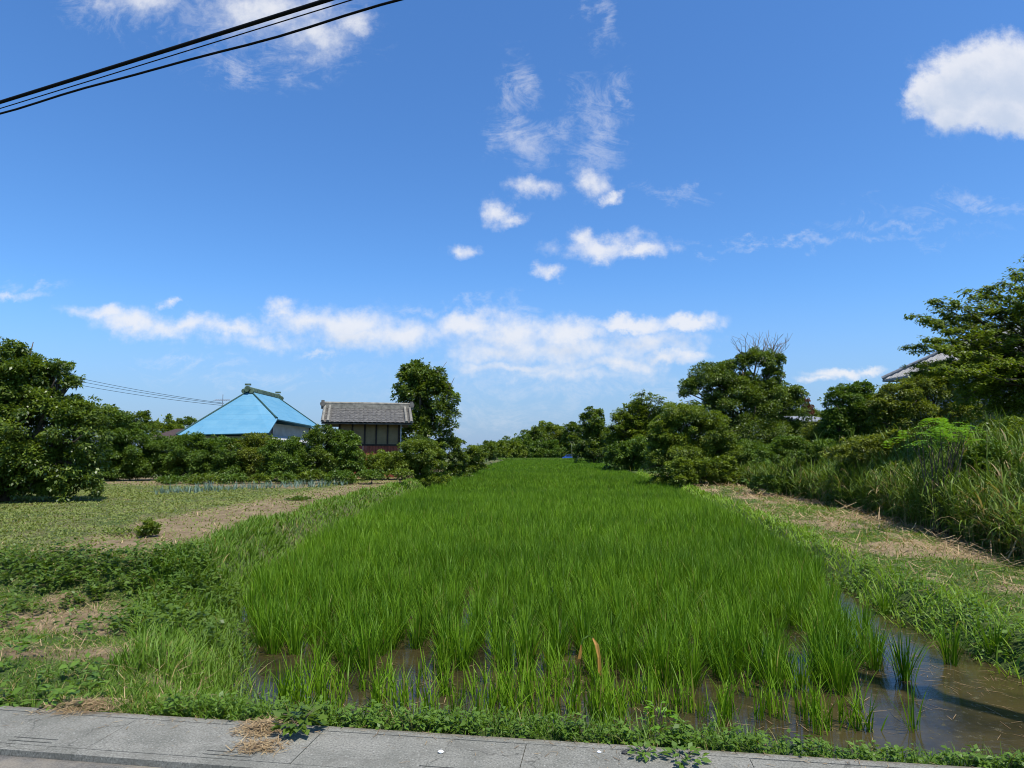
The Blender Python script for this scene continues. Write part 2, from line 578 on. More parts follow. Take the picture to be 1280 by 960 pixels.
# ------------------------------------------------------------------ paddy water
m, t = mat('paddy_water')
pos = t.n('ShaderNodeNewGeometry').outputs['Position']
n1 = t.noise(pos, 1.6, 6, 0.65).outputs[0]
n2 = t.noise(pos, 14, 6, 0.7).outputs[0]
mud = t.mix(t.ramp(n1, .35, .65), (0.020, 0.017, 0.009), (0.050, 0.039, 0.015))
mud = t.mix(t.math('MULTIPLY', t.ramp(n2, .56, .72), .8), mud, (0.10, 0.085, 0.03))
rp = t.noise(t.n('ShaderNodeMapping', {'Vector': pos, 'Scale': (1, 2.2, 1)}).outputs[0], 9, 4, 0.6).outputs[0]
bp = t.n('ShaderNodeBump', {'Strength': 0.07, 'Distance': 0.02, 'Height': rp}).outputs[0]
rg = t.math('ADD', 0.09, t.math('MULTIPLY', t.ramp(n2, .55, .7), 0.35))
out(t, t.n('ShaderNodeBsdfPrincipled', {'Base Color': mud, 'Roughness': rg, 'IOR': 1.33, 'Specular IOR Level': 0.36, 'Normal': bp}).outputs[0])
ys = np.concatenate([np.arange(3.0, 20, .5), np.arange(20, Y_END + 2, 3)])
V = []
for y in ys:
    V += [(edge_l(y) - 0.9, max(y, 3.4), WATER), (edge_r(y) + 0.9, max(y, 3.4), WATER)]
k = np.arange(len(ys) - 1) * 2
water = mesh_obj('water', V, np.stack([k, k + 1, k + 3, k + 2], 1), m)
tag(water, kind='structure')


# ------------------------------------------------------------------ pavement of concrete gutter covers, road
def frame_pt(a, s, z):
    p = ORG + a * DIR + s * NRM
    return (p[0], p[1], z)


ac, acell = [], []
joint0 = 0.09
jn = [joint0 + 1.19 * i for i in range(-11, 10)]
cuts = []
for j in jn:
    cuts += [j - .0025, j + .0025, j + .67, j + .95]
cuts = sorted(cuts)
scuts = [-.535, -.470, -.464, -.435, -.424, -.395, -.384, -.066, -.059, 0.0]
rngp = random.Random(5)
slab_dz = {}


def cell_h(a, s):
    i = math.floor((a - joint0 + .0025) / 1.19)
    if -.470 < s < -.464 or -.066 < s < -.059:
        return -.012
    if -.464 < s < -.066:
        if (a - joint0 + .0025) % 1.19 < .0051:
            return -.02
        r = (a - joint0) % 1.19
        if .67 < r < .95 and (-.435 < s < -.424 or -.395 < s < -.384):
            return -.014
        return slab_dz.setdefault(i, rngp.uniform(-.002, .002))
    return 0.001


mb = MB()
H = [[cell_h((cuts[i] + cuts[i + 1]) / 2, (scuts[j] + scuts[j + 1]) / 2) for j in range(len(scuts) - 1)] for i in range(len(cuts) - 1)]
for i in range(len(cuts) - 1):
    for j in range(len(scuts) - 1):
        a0, a1, s0, s1, h = cuts[i], cuts[i + 1], scuts[j], scuts[j + 1], H[i][j]
        mb.poly([frame_pt(a0, s0, h), frame_pt(a1, s0, h), frame_pt(a1, s1, h), frame_pt(a0, s1, h)], [[0, 1, 2, 3]])
        if i + 1 < len(H) and abs(H[i + 1][j] - h) > 1e-6:
            g = H[i + 1][j]
            mb.poly([frame_pt(a1, s0, h), frame_pt(a1, s1, h), frame_pt(a1, s1, g), frame_pt(a1, s0, g)], [[0, 1, 2, 3]])
        if j + 1 < len(H[i]) and abs(H[i][j + 1] - h) > 1e-6:
            g = H[i][j + 1]
            mb.poly([frame_pt(a0, s1, h), frame_pt(a1, s1, h), frame_pt(a1, s1, g), frame_pt(a0, s1, g)], [[0, 1, 2, 3]])
a0, a1 = cuts[0], cuts[-1]
for s in (scuts[0], scuts[-1]):
    mb.poly([frame_pt(a0, s, .001), frame_pt(a1, s, .001), frame_pt(a1, s, -.3), frame_pt(a0, s, -.3)], [[0, 1, 2, 3]])
m, t = mat('concrete')
pos = t.n('ShaderNodeNewGeometry').outputs['Position']
n1 = t.noise(pos, 3.0, 7, 0.65).outputs[0]
n2 = t.noise(pos, 85, 4, 0.75).outputs[0]
n3 = t.noise(pos, 22, 6, 0.7).outputs[0]
c = t.mix(t.ramp(n1, .3, .7), (0.150, 0.147, 0.120), (0.228, 0.219, 0.182))
c = t.mix(t.math('MULTIPLY', t.ramp(n2, .5, .62), .75), c, (0.085, 0.085, 0.075))
c = t.mix(t.math('MULTIPLY', t.ramp(n2, .44, .32), .65), c, (0.42, 0.41, 0.37))
c = t.mix(t.math('MULTIPLY', t.ramp(n3, .56, .75), .55), c, (0.15, 0.125, 0.09))
sv = t.n('ShaderNodeVectorMath', {0: pos, 1: (0.1426, 0.9898, 0.0)}, operation='DOT_PRODUCT').outputs['Value']
edge = t.math('ADD', t.ramp(sv, 3.70, 3.80), t.math('MULTIPLY', t.math('SUBTRACT', n3, .5), 1.6))
c = t.mix(t.math('MULTIPLY', t.ramp(edge, .55, 1.1), .65), c, (0.11, 0.09, 0.055))        # soil and moss washed over the outer edge
n4 = t.noise(pos, 5.0, 9, 0.78, 0.8).outputs[0]
c = t.mix(t.math('MULTIPLY', t.ramp(n4, .50, .62), .5), c, (0.12, 0.115, 0.095))
n5 = t.n('ShaderNodeTexVoronoi', {'Vector': t.n('ShaderNodeVectorMath', {0: pos, 1: t.n('ShaderNodeVectorMath', {0: t.noise(pos, 4, 4).outputs['Color'], 'Scale': .35}, operation='SCALE').outputs[0]}, operation='ADD').outputs[0], 'Scale': 1.1}, feature='DISTANCE_TO_EDGE').outputs['Distance']
c = t.mix(t.math('MULTIPLY', t.ramp(n5, .006, .001), .6), c, (0.05, 0.048, 0.04))          # hairline cracks
bp = t.n('ShaderNodeBump', {'Strength': 0.5, 'Distance': 0.004, 'Height': n2}).outputs[0]
out(t, t.n('ShaderNodeBsdfPrincipled', {'Base Color': c, 'Roughness': 0.9, 'Specular IOR Level': 0.2, 'Normal': bp}).outputs[0])
tag(mesh_obj('pavement', mb.V, mb.F, m), kind='structure')

m, t = mat('asphalt')
pos = t.n('ShaderNodeNewGeometry').outputs['Position']
n1 = t.noise(pos, 2.0, 6, 0.6).outputs[0]
n2 = t.noise(pos, 110, 3, 0.7).outputs[0]
c = t.mix(t.ramp(n2, .35, .65), (0.055, 0.055, 0.055), (0.15, 0.145, 0.13))
c = t.mix(t.math('MULTIPLY', t.ramp(n1, .35, .6), .75), c, (0.27, 0.23, 0.17))       # sandy grit lying along the gutter
bp = t.n('ShaderNodeBump', {'Strength': 0.8, 'Distance': 0.006, 'Height': n2}).outputs[0]
out(t, t.n('ShaderNodeBsdfPrincipled', {'Base Color': c, 'Roughness': 0.9, 'Specular IOR Level': 0.2, 'Normal': bp}).outputs[0])
V = [frame_pt(a, s, z) for a in (-60, 60) for s, z in ((-.538, -.03), (-.575, -.022), (-3.0, .02), (-5.6, -.02))]
tag(mesh_obj('road', V, [[0, 4, 5, 1], [1, 5, 6, 2], [2, 6, 7, 3]], m), kind='structure')

# ================================================================== rice
rg_ = np.random.default_rng(11)
RR_T = np.array([(0, 2.4), (5.3, 2.75), (6.0, 3.3), (6.6, 3.7), (8, 4.0), (9.5, 4.45), (11, 5.1), (13.6, 5.55), (20, 6.5), (33.7, 8.4), (78, 12.8), (169, 21.8), (190, 23.8)])
FR_T = np.array([(-4, 7.2), (-2.0, 6.2), (-1.2, 5.95), (-.2, 5.95), (.6, 5.75), (.9, 5.62), (2, 5.45), (4, 5.45)])


def rice_ok(x, y):
    return (x > edge_l(y) + .12) & (x < np.interp(y, RR_T[:, 0], RR_T[:, 1])) & (y > np.interp(x, FR_T[:, 0], FR_T[:, 1])) & (y < Y_END - 1)


def rice_points(y0, y1, dx, dy, jit):
    xs = np.arange(-6, 26, dx)
    yv = np.arange(y0, y1, dy)
    X, Y = np.meshgrid(xs, yv)
    X = X.ravel() + rg_.normal(0, jit * dx, X.size)
    Y = Y.ravel() + rg_.normal(0, jit * dy, Y.size)
    k = rice_ok(X, Y)
    # a few clumps failed, mostly near the front
    gap = fbm(X * 1.1, Y * 1.1, 40)
    k &= ~((gap < 0.30) & (Y < 12) & (rg_.random(X.size) < .8))
    return X[k], Y[k]


def rice_blades(X, Y, nb, hw, S, hgt=0.45):
    n = len(X)
    hs_ = hgt * (0.78 + 0.44 * fbm(X * .6, Y * .6, 50)) * rg_.uniform(.84, 1.12, n)
    I = np.repeat(np.arange(n), nb)
    N = n * nb
    bx = X[I] + rg_.normal(0, .028, N)
    by = Y[I] + rg_.normal(0, .028, N)
    az = np.arctan2(by - Y[I], bx - X[I]) + rg_.normal(0, .6, N)
    L = hs_[I] * rg_.uniform(.62, 1.12, N)
    lean = np.abs(rg_.normal(.17, .15, N))
    curl = np.abs(rg_.normal(.32, .38, N))
    V, F, bi = blades(np.stack([bx, by, np.full(N, WATER - .04)], 1), az, L + .04, lean, curl, hw * rg_.uniform(.7, 1.2, N), S, rg_)
    tint = np.clip((0.75 * fbm(X * .35, Y * .35, 60) + rg_.normal(0, .12, n))[I] + rg_.normal(.10, .26, N), 0, .92)
    tint = np.where(rg_.random(N) < .015, 1.0, tint)
    return V, F, tint[bi]


Xn, Yn = rice_points(5.2, 14, .28, .22, .18)
dist = np.hypot(Xn, Yn)
vis = np.abs(Xn) < Yn * .82
order = np.argsort(np.where(vis, dist, 1e6))
near_i, rest_i = order[:292], order[292:]
protos = []
for v in range(9):
    a, b_, c_ = rice_blades(np.zeros(1), np.zeros(1), 64, .0047, 5, .45)
    o = mesh_obj('rice_plant', a - np.array((0, 0, WATER)), b_, M['rice'], tint=np.clip(c_, 0, 1))
    protos.append(o)
for q, i in enumerate(near_i):
    o = protos[q] if q < 9 else protos[int(rg_.integers(9))].copy()
    if q >= 9:
        col.objects.link(o)
    o.location = (Xn[i], Yn[i], WATER)
    sc_ = rg_.uniform(.85, 1.12)
    o.scale = (sc_, sc_, sc_ * rg_.uniform(.9, 1.08))
    o.rotation_euler = (0, 0, rg_.uniform(0, 6.28))
    tag(o, 'bright green rice clump in the dense front rows of the flooded paddy', 'rice plant', 'rice clumps in the front rows of the paddy')
parts = [rice_blades(Xn[rest_i], Yn[rest_i], 58, .0048, 4)]
parts.append(rice_blades(*rice_points(14, 30, .28, .24, .2), 36, .0068, 3))
parts.append(rice_blades(*rice_points(30, 70, .40, .40, .25), 28, .013, 2))
parts.append(rice_blades(*rice_points(70, Y_END - 1, .72, .8, .3), 18, .04, 2))
tag(mesh_obj('rice', *join(parts)[:2], M['rice'], tint=join(parts)[2]), kind='stuff')

# rice clumps standing apart in the open water
lone = [((1190, 830), 'rice clump standing alone in open water nearest the right bank, wide and full', 1.05),
        ((1131, 850), 'rice clump at the corner of the stand with open water to its right', .95),
        ((1108, 768), 'rice clump alone in the narrow water channel beside the grassy bank', .8),
        ((1243, 824), 'rice clump touching the grassy bank, right of the lone full clump', .9),
        ((1140, 912), 'thin spindly rice shoot in the muddy water close to the pavement', .8)]
for (px, py), lab, s_ in lone:
    p = at_ground(px, py, WATER)
    thin = 'spindly' in lab
    a, b_, c_ = rice_blades(np.zeros(1), np.zeros(1), 13 if thin else 64, .005, 5, .54 * s_)
    tag(mesh_obj('rice_plant', a - np.array((0, 0, WATER)) + np.array(p), b_, M['rice'], loc=p, tint=c_), lab, 'rice plant', 'rice clumps standing apart')

# thin young sprigs between the front row and the pavement
sprigs = [(395, 880), (352, 868), (430, 875), (470, 888), (505, 880), (540, 893), (575, 880), (598, 896), (632, 892), (660, 880), (690, 902), (716, 893), (742, 880),
          (768, 893), (800, 878), (818, 905), (862, 890), (905, 905), (948, 900), (962, 888), (1012, 908), (1025, 918), (452, 862), (560, 868), (488, 868), (410, 893)]
for q in range(64):
    u = rg_.random() ** 1.25
    sprigs.append((350 + 500 * u + rg_.normal(0, 12), rg_.uniform(845, 893 + 20 * u)))
for q in range(46):
    u = rg_.random()
    sprigs.append((600 + 480 * u + rg_.normal(0, 14), rg_.uniform(868, 902 + 14 * u)))
sp = []
for v in range(5):
    n = 15
    az = rg_.uniform(0, 6.28, n)
    V, F, bi = blades(np.stack([rg_.normal(0, .035, n), rg_.normal(0, .03, n), np.full(n, -.03)], 1), az, rg_.uniform(.16, .44, n), np.abs(rg_.normal(.16, .12, n)),
                      np.abs(rg_.normal(.3, .3, n)), rg_.uniform(.004, .0065, n), 5, rg_)
    ti = rg_.uniform(.45, .92, n)
    ti[:1] = 1
    sp.append(mesh_obj('rice_sprig', V, F, M['rice'], tint=ti[bi]))
for q, (px, py) in enumerate(sprigs):
    o = sp[q] if q < 5 else sp[q % 5].copy()
    if q >= 5:
        col.objects.link(o)
    p = at_ground(px, py, WATER)
    o.location = p
    o.scale = (rg_.uniform(.8, 1.2),) * 2 + (rg_.uniform(.75, 1.05),)
    o.rotation_euler = (0, 0, rg_.uniform(0, 6.28))
    tag(o, 'sparse yellow-green sprig in shallow water between front rice and pavement', 'rice sprig', 'thin sprigs along the pavement side of the paddy')

# ================================================================== grass, weeds, straw
rgG = np.random.default_rng(23)


def scatter(n, x0, x1, y0, y1, fn, p=1.6, d0=4.5):
    X = rgG.uniform(x0, x1, n)
    Y = rgG.uniform(y0, y1, n)
    d = np.hypot(X, Y)
    k = (rgG.random(n) < np.minimum(1, (d0 / d) ** p)) & (np.abs(X) < Y * 1.25 + 1.5)
    X, Y = X[k], Y[k]
    k = rgG.random(len(X)) < fn(X, Y)
    return X[k], Y[k]


def grass(X, Y, lo, hi, hw, S=3, lean=.35, curl=.7, tint0=.1, dead=.03, lod=True):
    n = len(X)
    d = np.hypot(X, Y)
    wd = hw * (np.maximum(1, d / 6) ** .8 if lod else 1)
    hN = 0.6 + 0.8 * fbm(X * 1.2, Y * 1.2, 71)
    V, F, bi = blades(np.stack([X, Y, tz(X, Y) - .01], 1), rgG.uniform(0, 6.28, n), rgG.uniform(lo, hi, n) * hN, np.abs(rgG.normal(lean, .2, n)),
                      np.abs(rgG.normal(curl, .4, n)), wd * rgG.uniform(.7, 1.3, n), S, rgG)
    ti = np.clip(.7 * fbm(X * .9, Y * .9, 77) + rgG.normal(tint0, .18, n), 0, .92)
    ti = np.where(rgG.random(n) < dead, 1.0, ti)
    return V, F, ti[bi]


def f_fore(x, y):
    s = road_s(x, y)
    v = (x < edge_l(y) + .05) * (s > .02) * (1 - sstep(9.0, 9.9, y + np.clip(x + 4.5, -8, 3) * .1)) * (1 - .85 * np.clip(dry_patch(x, y) * 1.3, 0, 1))
    return v * (.45 + .55 * sstep(.3, .6, fbm(x * 1.9, y * 1.9, 81)))


def f_lbank(x, y):
    u = x - edge_l(y)
    return (u > -.75 - .7 * fbm(y * .5, y * 0, 3)) * (u < .1) * (road_s(x, y) > .3)


def f_rbank(x, y):
    u = x - edge_r(y)
    return (u > -.15) * (u < .45 + .4 * fbm(y * .7, y * 0, 17)) * (.95 - .45 * sstep(.3, 1.0, u)) * (road_s(x, y) > .1)


def f_rberm(x, y):
    u = x - edge_r(y)
    return (u > .6) * (x < reed_x(y) + .6) * (.85 - .7 * zone_litter(x, y)) * (road_s(x, y) > .1)


def f_strip(x, y):
    s = road_s(x, y)
    return (s > -.03 - .05 * (fbm(x * 3, y * 0, 7) > .55)) * (s < .30 + .15 * fbm(x * 2, y * 0 + 1, 8)) * (x > -2.2)


def f_field(x, y):
    l = edge_l(y)
    plat = sstep(8.7, 9.5, y + np.clip(x + 4.5, -8, 3) * .1) * (x < l - .7)
    strip = np.exp(-((x - l + 2.2) / 1.15) ** 2)
    back = sstep(30, 32, y + .35 * (x + 22)) * (x < -9)
    return plat * (1 - .75 * strip) * (1 - .8 * back) * (.55 + .45 * sstep(.3, .55, fbm(x * .8, y * .8, 91))) * (y < 40)


gp = []
gp.append(grass(*scatter(300000, -10, -1.2, 3.7, 10, f_fore, 1.1), .03, .10, .0030, 3, .6, .9, .05, .14))
gp.append(grass(*scatter(80000, -10, -1.2, 3.7, 10, lambda x, y: f_fore(x, y) * sstep(-3.4, -1.9, x + .5 * (y - 5.5)) , 1.0), .07, .25, .0036, 4, .35, .8, .2))
gp.append(grass(*scatter(330000, -6.2, -1.2, 5, 60, lambda x, y: f_lbank(x, y) * (y < 13), .8), .10, .30, .0050, 4, .35, .9, .2))
gp.append(grass(*scatter(150000, -6.2, -2.5, 12, 60, f_lbank, .8), .08, .24, .0055, 3, .4, .8, .3))
bk = (grass(*scatter(300000, 4.2, 16, 4, 60, f_rbank, .6), .10, .30, .0052, 4, .4, .9, .45))
gp.append(grass(*scatter(260000, 4.4, 18, 4, 60, f_rberm, .7), .04, .14, .0045, 2, .6, .9, .2, .10))
gp.append(grass(*scatter(240000, 4.6, 13, 5, 22, lambda x, y: f_rberm(x, y) * (x > edge_r(y) + .5), .5), .03, .11, .0035, 2, .7, .9, .25, .16))
gp.append(grass(*scatter(24000, -2.5, 5, 3.2, 5, f_strip), .05, .20, .0032, 3, .4, .8))
gp.append(grass(*scatter(14000, -4, 26, Y_END - 1, Y_END + 9, lambda x, y: np.ones_like(x), 0), .3, .7, .05, 2, .3, .5, .3, lod=False))
gp.append(grass(*scatter(9000, 9, 40, 60, 190, lambda x, y: (x > edge_r(y) + .2) * (x < edge_r(y) + 4.0), 0), .25, .6, .04, 2, .3, .5, .3, lod=False))
tag(mesh_obj('bank_grass', bk[0], bk[1], M['bank_grass'], tint=bk[2]), kind='stuff')
V, F, T = join(gp)
tag(mesh_obj('grass', V, F, M['grass'], tint=T), kind='stuff')
V, F, T = join([grass(*scatter(800000, -42, -3.5, 8.6, 40, f_field, .9, 9), .03, .085, .007, 2, .7, .8, .1, .06)])
tag(mesh_obj('field_weeds', V, F, M['dry_grass'], tint=T), kind='stuff')


def leaf_weeds(X, Y, hlo, hhi, L0, L1, per=7):
    n = len(X)
    I = np.repeat(np.arange(n), per)
    N = len(I)
    h = rgG.uniform(hlo, hhi, n)[I] * rgG.uniform(.35, 1, N)
    az = rgG.uniform(0, 6.28, N)
    rr = rgG.uniform(.1, .6, N) * h * .7
    P = np.stack([X[I] + np.cos(az) * rr, Y[I] + np.sin(az) * rr, tz(X, Y)[I] + h], 1)
    d = np.stack([np.cos(az), np.sin(az), rgG.normal(.05, .35, N)], 1)
    nr = np.stack([rgG.normal(0, .35, N), rgG.normal(0, .35, N), np.ones(N)], 1)
    L = rgG.uniform(L0, L1, N)
    V, F = leaves(P, d, nr, L, L * rgG.uniform(.45, .65, N))
    ti = np.clip(.6 * fbm(X * 1.5, Y * 1.5, 99)[I] + rgG.normal(.2, .2, N), 0, 1)
    return V, F, np.repeat(ti, 4)


wp = []
wp.append(leaf_weeds(*scatter(4200, -2.2, 5, 3.2, 5, f_strip), .02, .12, .018, .050, 13))
wp.append(leaf_weeds(*scatter(2600, -10, -1.2, 3.7, 10, lambda x, y: f_fore(x, y) * (fbm(x * .9, y * .9, 120) > .52)), .04, .20, .04, .085, 10))
bw = leaf_weeds(*scatter(6000, -10, -2.3, 6.4, 9.4, lambda x, y: (x < edge_l(y) + .1) * sstep(.46, .66, fbm(x * 1.3, y * 1.3, 130)) * .5 * (1 - .9 * np.clip(dry_patch(x, y), 0, 1)), .6, 8), .06, .27, .03, .085, 14)
tag(mesh_obj('bank_weeds', *bw[:2], M['leaf_fresh'], tint=np.clip(bw[2] * .8, 0, 1)), kind='stuff')
wp.append(leaf_weeds(*scatter(9000, 4.5, 10, 4, 22, lambda x, y: f_rbank(x, y) * (fbm(x * 1.2, y * 1.2, 210) > .42), .8), .06, .26, .03, .07, 10))
V, F, T = join(wp)
tag(mesh_obj('weeds', V, F, M['weed'], tint=T), kind='stuff')


def straw(X, Y, L0, L1, hw, lift=.03):
    n = len(X)
    d = np.hypot(X, Y)
    V, F, bi = blades(np.stack([X, Y, tz(X, Y) + rgG.uniform(.0, lift, n)], 1), rgG.uniform(0, 6.28, n), rgG.uniform(L0, L1, n), rgG.normal(1.45, .16, n),
                      rgG.normal(.05, .25, n), hw * np.maximum(1, d / 7) ** .8 * rgG.uniform(.6, 1.5, n), 2, rgG, .4)
    return V, F, rgG.uniform(0, 1, n)[bi]


def in_water(x, y):
    return (x > edge_l(y) - .2) * (x < edge_r(y) + .2) * (road_s(x, y) > .35) * (y < 12) * sstep(.40, .66, fbm(x * 1.6, y * 1.6, 230))


fx, fy = scatter(9000, -3, 6, 3.8, 12, in_water, .8, 6)
V, F, bi = blades(np.stack([fx, fy, np.full(len(fx), WATER + .004)], 1), rgG.uniform(0, 6.28, len(fx)), rgG.uniform(.02, .22, len(fx)) ** 1.2, rgG.normal(1.56, .04, len(fx)),
                  np.abs(rgG.normal(0, .04, len(fx))), rgG.uniform(.0015, .004, len(fx)), 2, rgG, .4)
V[:, 2] = np.maximum(V[:, 2], WATER + .003)
tag(mesh_obj('floating_straw', V, F, M['straw'], tint=(rgG.uniform(0, .6, len(fx)))[bi]), kind='stuff')
sw = []
sw.append(straw(*scatter(120000, 5, 20, 4.5, 55, zone_litter, .9, 8), .10, .5, .0045, .09))
sw.append(straw(*scatter(9000, 5, 20, 6, 30, lambda x, y: zone_litter(x, y) ** 1.5, .9, 7), .22, .6, .0065, .14))
sw.append(straw(*scatter(60000, -10, -1.2, 3.7, 10, lambda x, y: f_fore(x, y) * .05 + np.clip(dry_patch(x, y), 0, 1) * .9), .05, .22, .0028, .05))
sw.append(straw(*scatter(26000, -10, -1.2, 3.7, 10, lambda x, y: f_fore(x, y) * sstep(.45, .65, fbm(x * 1.1, y * 1.1, 222))), .05, .2, .0026, .10))
sw.append(straw(*scatter(30000, -14, -4, 9, 40, lambda x, y: np.exp(-((x - edge_l(y) + 2.1) / 1.0) ** 2) * .5, .9, 8), .04, .18, .005, .02))
n = 420
a_ = rgG.uniform(-6, 5, n)
s_ = -np.abs(rgG.exponential(.10, n)).clip(0, .5)
px_, py_ = ORG[0] + a_ * DIR[0] + s_ * NRM[0], ORG[1] + a_ * DIR[1] + s_ * NRM[1]
V, F, bi = blades(np.stack([px_, py_, np.full(n, .006)], 1), rgG.uniform(0, 6.28, n), rgG.uniform(.008, .06, n), np.full(n, 1.56), np.zeros(n), rgG.uniform(.001, .003, n), 2, rgG, .5)
sw.append((V, F, rgG.uniform(0, .8, n)[bi]))
V, F, T = join(sw)
tag(mesh_obj('straw_litter', V, F, M['straw'], tint=T), kind='stuff')

# ================================================================== reeds
rgR = np.random.default_rng(31)


def reeds(n, y0, y1, hw, nl, S, depth=6.0):
    Y = rgR.uniform(y0, y1, n)
    X = reed_x(Y) + rgR.exponential(1.9, n).clip(0, depth) - .15 + rgR.normal(0, .2, n)
    u = X - reed_x(Y)
    H_ = (1.0 + .85 * sstep(0, 1.6, u)) * (.45 + 1.05 * fbm(X * .7, Y * .7, 140)) * rgR.uniform(.8, 1.15, n) * np.interp(Y, [8, 20, 30, 50], [1.2, 1.15, 1.05, .85]) * (1 - .25 * sstep(.55, .7, fbm(X * .3 + 5, Y * .3, 144)))
    la, lc = rgR.normal(0, 3.1, n), np.abs(rgR.normal(.16, .14, n))
    I = np.repeat(np.arange(n), nl)
    N = len(I)
    t_ = rgR.uniform(.18, 1, N)
    top = t_ > .9
    P = np.stack([X[I] + np.cos(la[I]) * lc[I] * H_[I] * t_ ** 2, Y[I] + np.sin(la[I]) * lc[I] * H_[I] * t_ ** 2, tz(X, Y)[I] + H_[I] * t_ * .86], 1)
    V, F, bi = blades(P, rgR.uniform(0, 6.28, N), rgR.uniform(.3, .62, N) * np.interp(Y[I], [8, 30], [1, .9]), np.where(top, .25, np.abs(rgR.normal(.85, .35, N))),
                      np.abs(rgR.normal(1.0, .6, N)), hw * rgR.uniform(.6, 1.35, N), S, rgR)
    ti = np.clip(.55 * fbm(X * .8, Y * .8, 150)[I] + rgR.normal(.18, .2, N), 0, .92)
    ti = np.where(rgR.random(N) < .03 + .08 * (t_ < .4) + .18 * (fbm(X * .9, Y * .9, 155)[I] > .66), 1.0, ti)
    # stems
    sb = np.stack([X, Y, tz(X, Y)], 1)
    V2, F2, b2 = blades(sb, la, H_ * .95, lc * .6, lc, np.full(n, hw * .45), 3, rgR, .5)
    return join([(V, F, ti[bi]), (V2, F2, np.where(rgR.random(n) < .25, 1.0, .6)[b2])])


V, F, T = join([reeds(5200, 7, 21, .0135, 12, 4), reeds(4200, 21, 50, .022, 10, 3)])
tag(mesh_obj('reeds', V, F, M['reed'], tint=T), kind='stuff')
n = 5200
Y = rgR.uniform(7, 48, n)
X = reed_x(Y) + rgR.exponential(1.5, n).clip(0, 6)
k = fbm(X * .55, Y * .45, 160) > .45
X, Y = X[k], Y[k]
Hh_ = .35 + 1.5 * sstep(.1, 1.6, X - reed_x(Y))
n = len(X)
per = 22
I = np.repeat(np.arange(n), per)
N = len(I)
az = rgR.uniform(0, 6.28, N)
P = np.stack([X[I] + rgR.normal(0, .16, N), Y[I] + rgR.normal(0, .16, N), tz(X, Y)[I] + (Hh_ * rgR.uniform(.35, .9, n))[I] + rgR.normal(0, .12, N)], 1)
d = np.stack([np.cos(az), np.sin(az), rgR.normal(-.1, .4, N)], 1)
Ls = rgR.uniform(.06, .13, N) * np.maximum(1, Y[I] / 16)
V, F = leaves(P, d, np.stack([rgR.normal(0, .4, N), rgR.normal(-.2, .4, N), np.ones(N)], 1), Ls, Ls * .6)
tag(mesh_obj('creeper_leaves', V, F, M['weed'], tint=np.repeat(np.clip(rgR.normal(.3, .22, N), 0, 1), 4)), kind='stuff')

# ================================================================== trees and bushes
def unit(v):
    return v / (np.linalg.norm(v, axis=1, keepdims=True) + 1e-9)


def crown_mesh(lobes, leaf, wr, cover, rng, droop=.25, sub=.30, flat=1.0, rag=.18, nmax=120000):
    """lobes: (centre, radii) in world space. Leaves sit on many small tufts spread over and through every lobe."""
    P, O, T = [], [], []
    la = leaf * leaf * wr * .5
    for c, r in lobes:
        c, r = np.array(c), np.array(r) * .95
        area = math.pi * (r[0] + r[1]) / 2 * r[2] * 2.2
        n = int(min(nmax, cover * area / la))
        m = int(np.clip(30 * (1 + max(r) / (leaf * 10)), 36, 190))
        u = unit(rng.normal(0, 1, (m, 3)))
        u[:, 2] = np.where(u[:, 2] < -.55, -u[:, 2], u[:, 2])
        stray = rng.random(m) < .16                     # shoots reaching out of the general outline
        q = c + u * r * np.where(stray[:, None], rng.uniform(1.02, 1.30, (m, 1)), (rng.random((m, 1)) ** .28) * rng.uniform(1 - rag, 1 + rag * .6, (m, 1)))
        sr = sub * np.mean(r) * rng.uniform(.55, 1.25, m) * np.where(stray, .42, 1)
        wgt = sr ** 2
        I = rng.choice(m, n, p=wgt / wgt.sum())
        v = unit(rng.normal(0, 1, (n, 3)) + u[I] * .5 + np.array((0, 0, .35)))
        p = q[I] + v * (sr[I][:, None]) * (rng.random((n, 1)) ** .4) * np.array((1, 1, .72 * flat))
        P.append(p)
        O.append(v * .7 + u[I] * .5)
        tt = rng.normal(0, .17, m)[I] + rng.normal(.42, .2, n)
        T.append(tt)
    P, O, T = np.concatenate(P), np.concatenate(O), np.concatenate(T)
    n = len(P)
    d = unit(O) * .8 + rng.normal(0, .45, (n, 3)) - np.array((0, 0, droop))
    nr = unit(np.array((0, 0, .75)) + O * .5 + rng.normal(0, .38, (n, 3)))
    L = leaf * rng.uniform(.65, 1.25, n)
    V, F = leaves(P, d, nr, L, L * wr * rng.uniform(.8, 1.2, n))
    return V, F, np.repeat(np.clip(T, 0, 1), 4)


def limb_path(a, b, rng, n=4, wob=.08):
    a, b = Vector(a), Vector(b)
    L = (b - a).length
    pts = [a.lerp(b, i / n) for i in range(n + 1)]
    for p in pts[1:-1]:
        p += Vector(rng.normal(0, wob * L, 3))
    return pts


def world_lobes(lobes, Y, rng):
    o = []
    for lb in lobes:
        px, py, rx, ry = lb[:4]
        dy = lb[4] if len(lb) > 4 else 0
        c = at_depth(px, py, Y + dy)
        k = (Y + dy) / FPX
        rx_, rz = rx * k, ry * k
        o.append((c, (rx_, min(max(rx_, rz * .7), rx_ * 1.3), rz)))
    return o


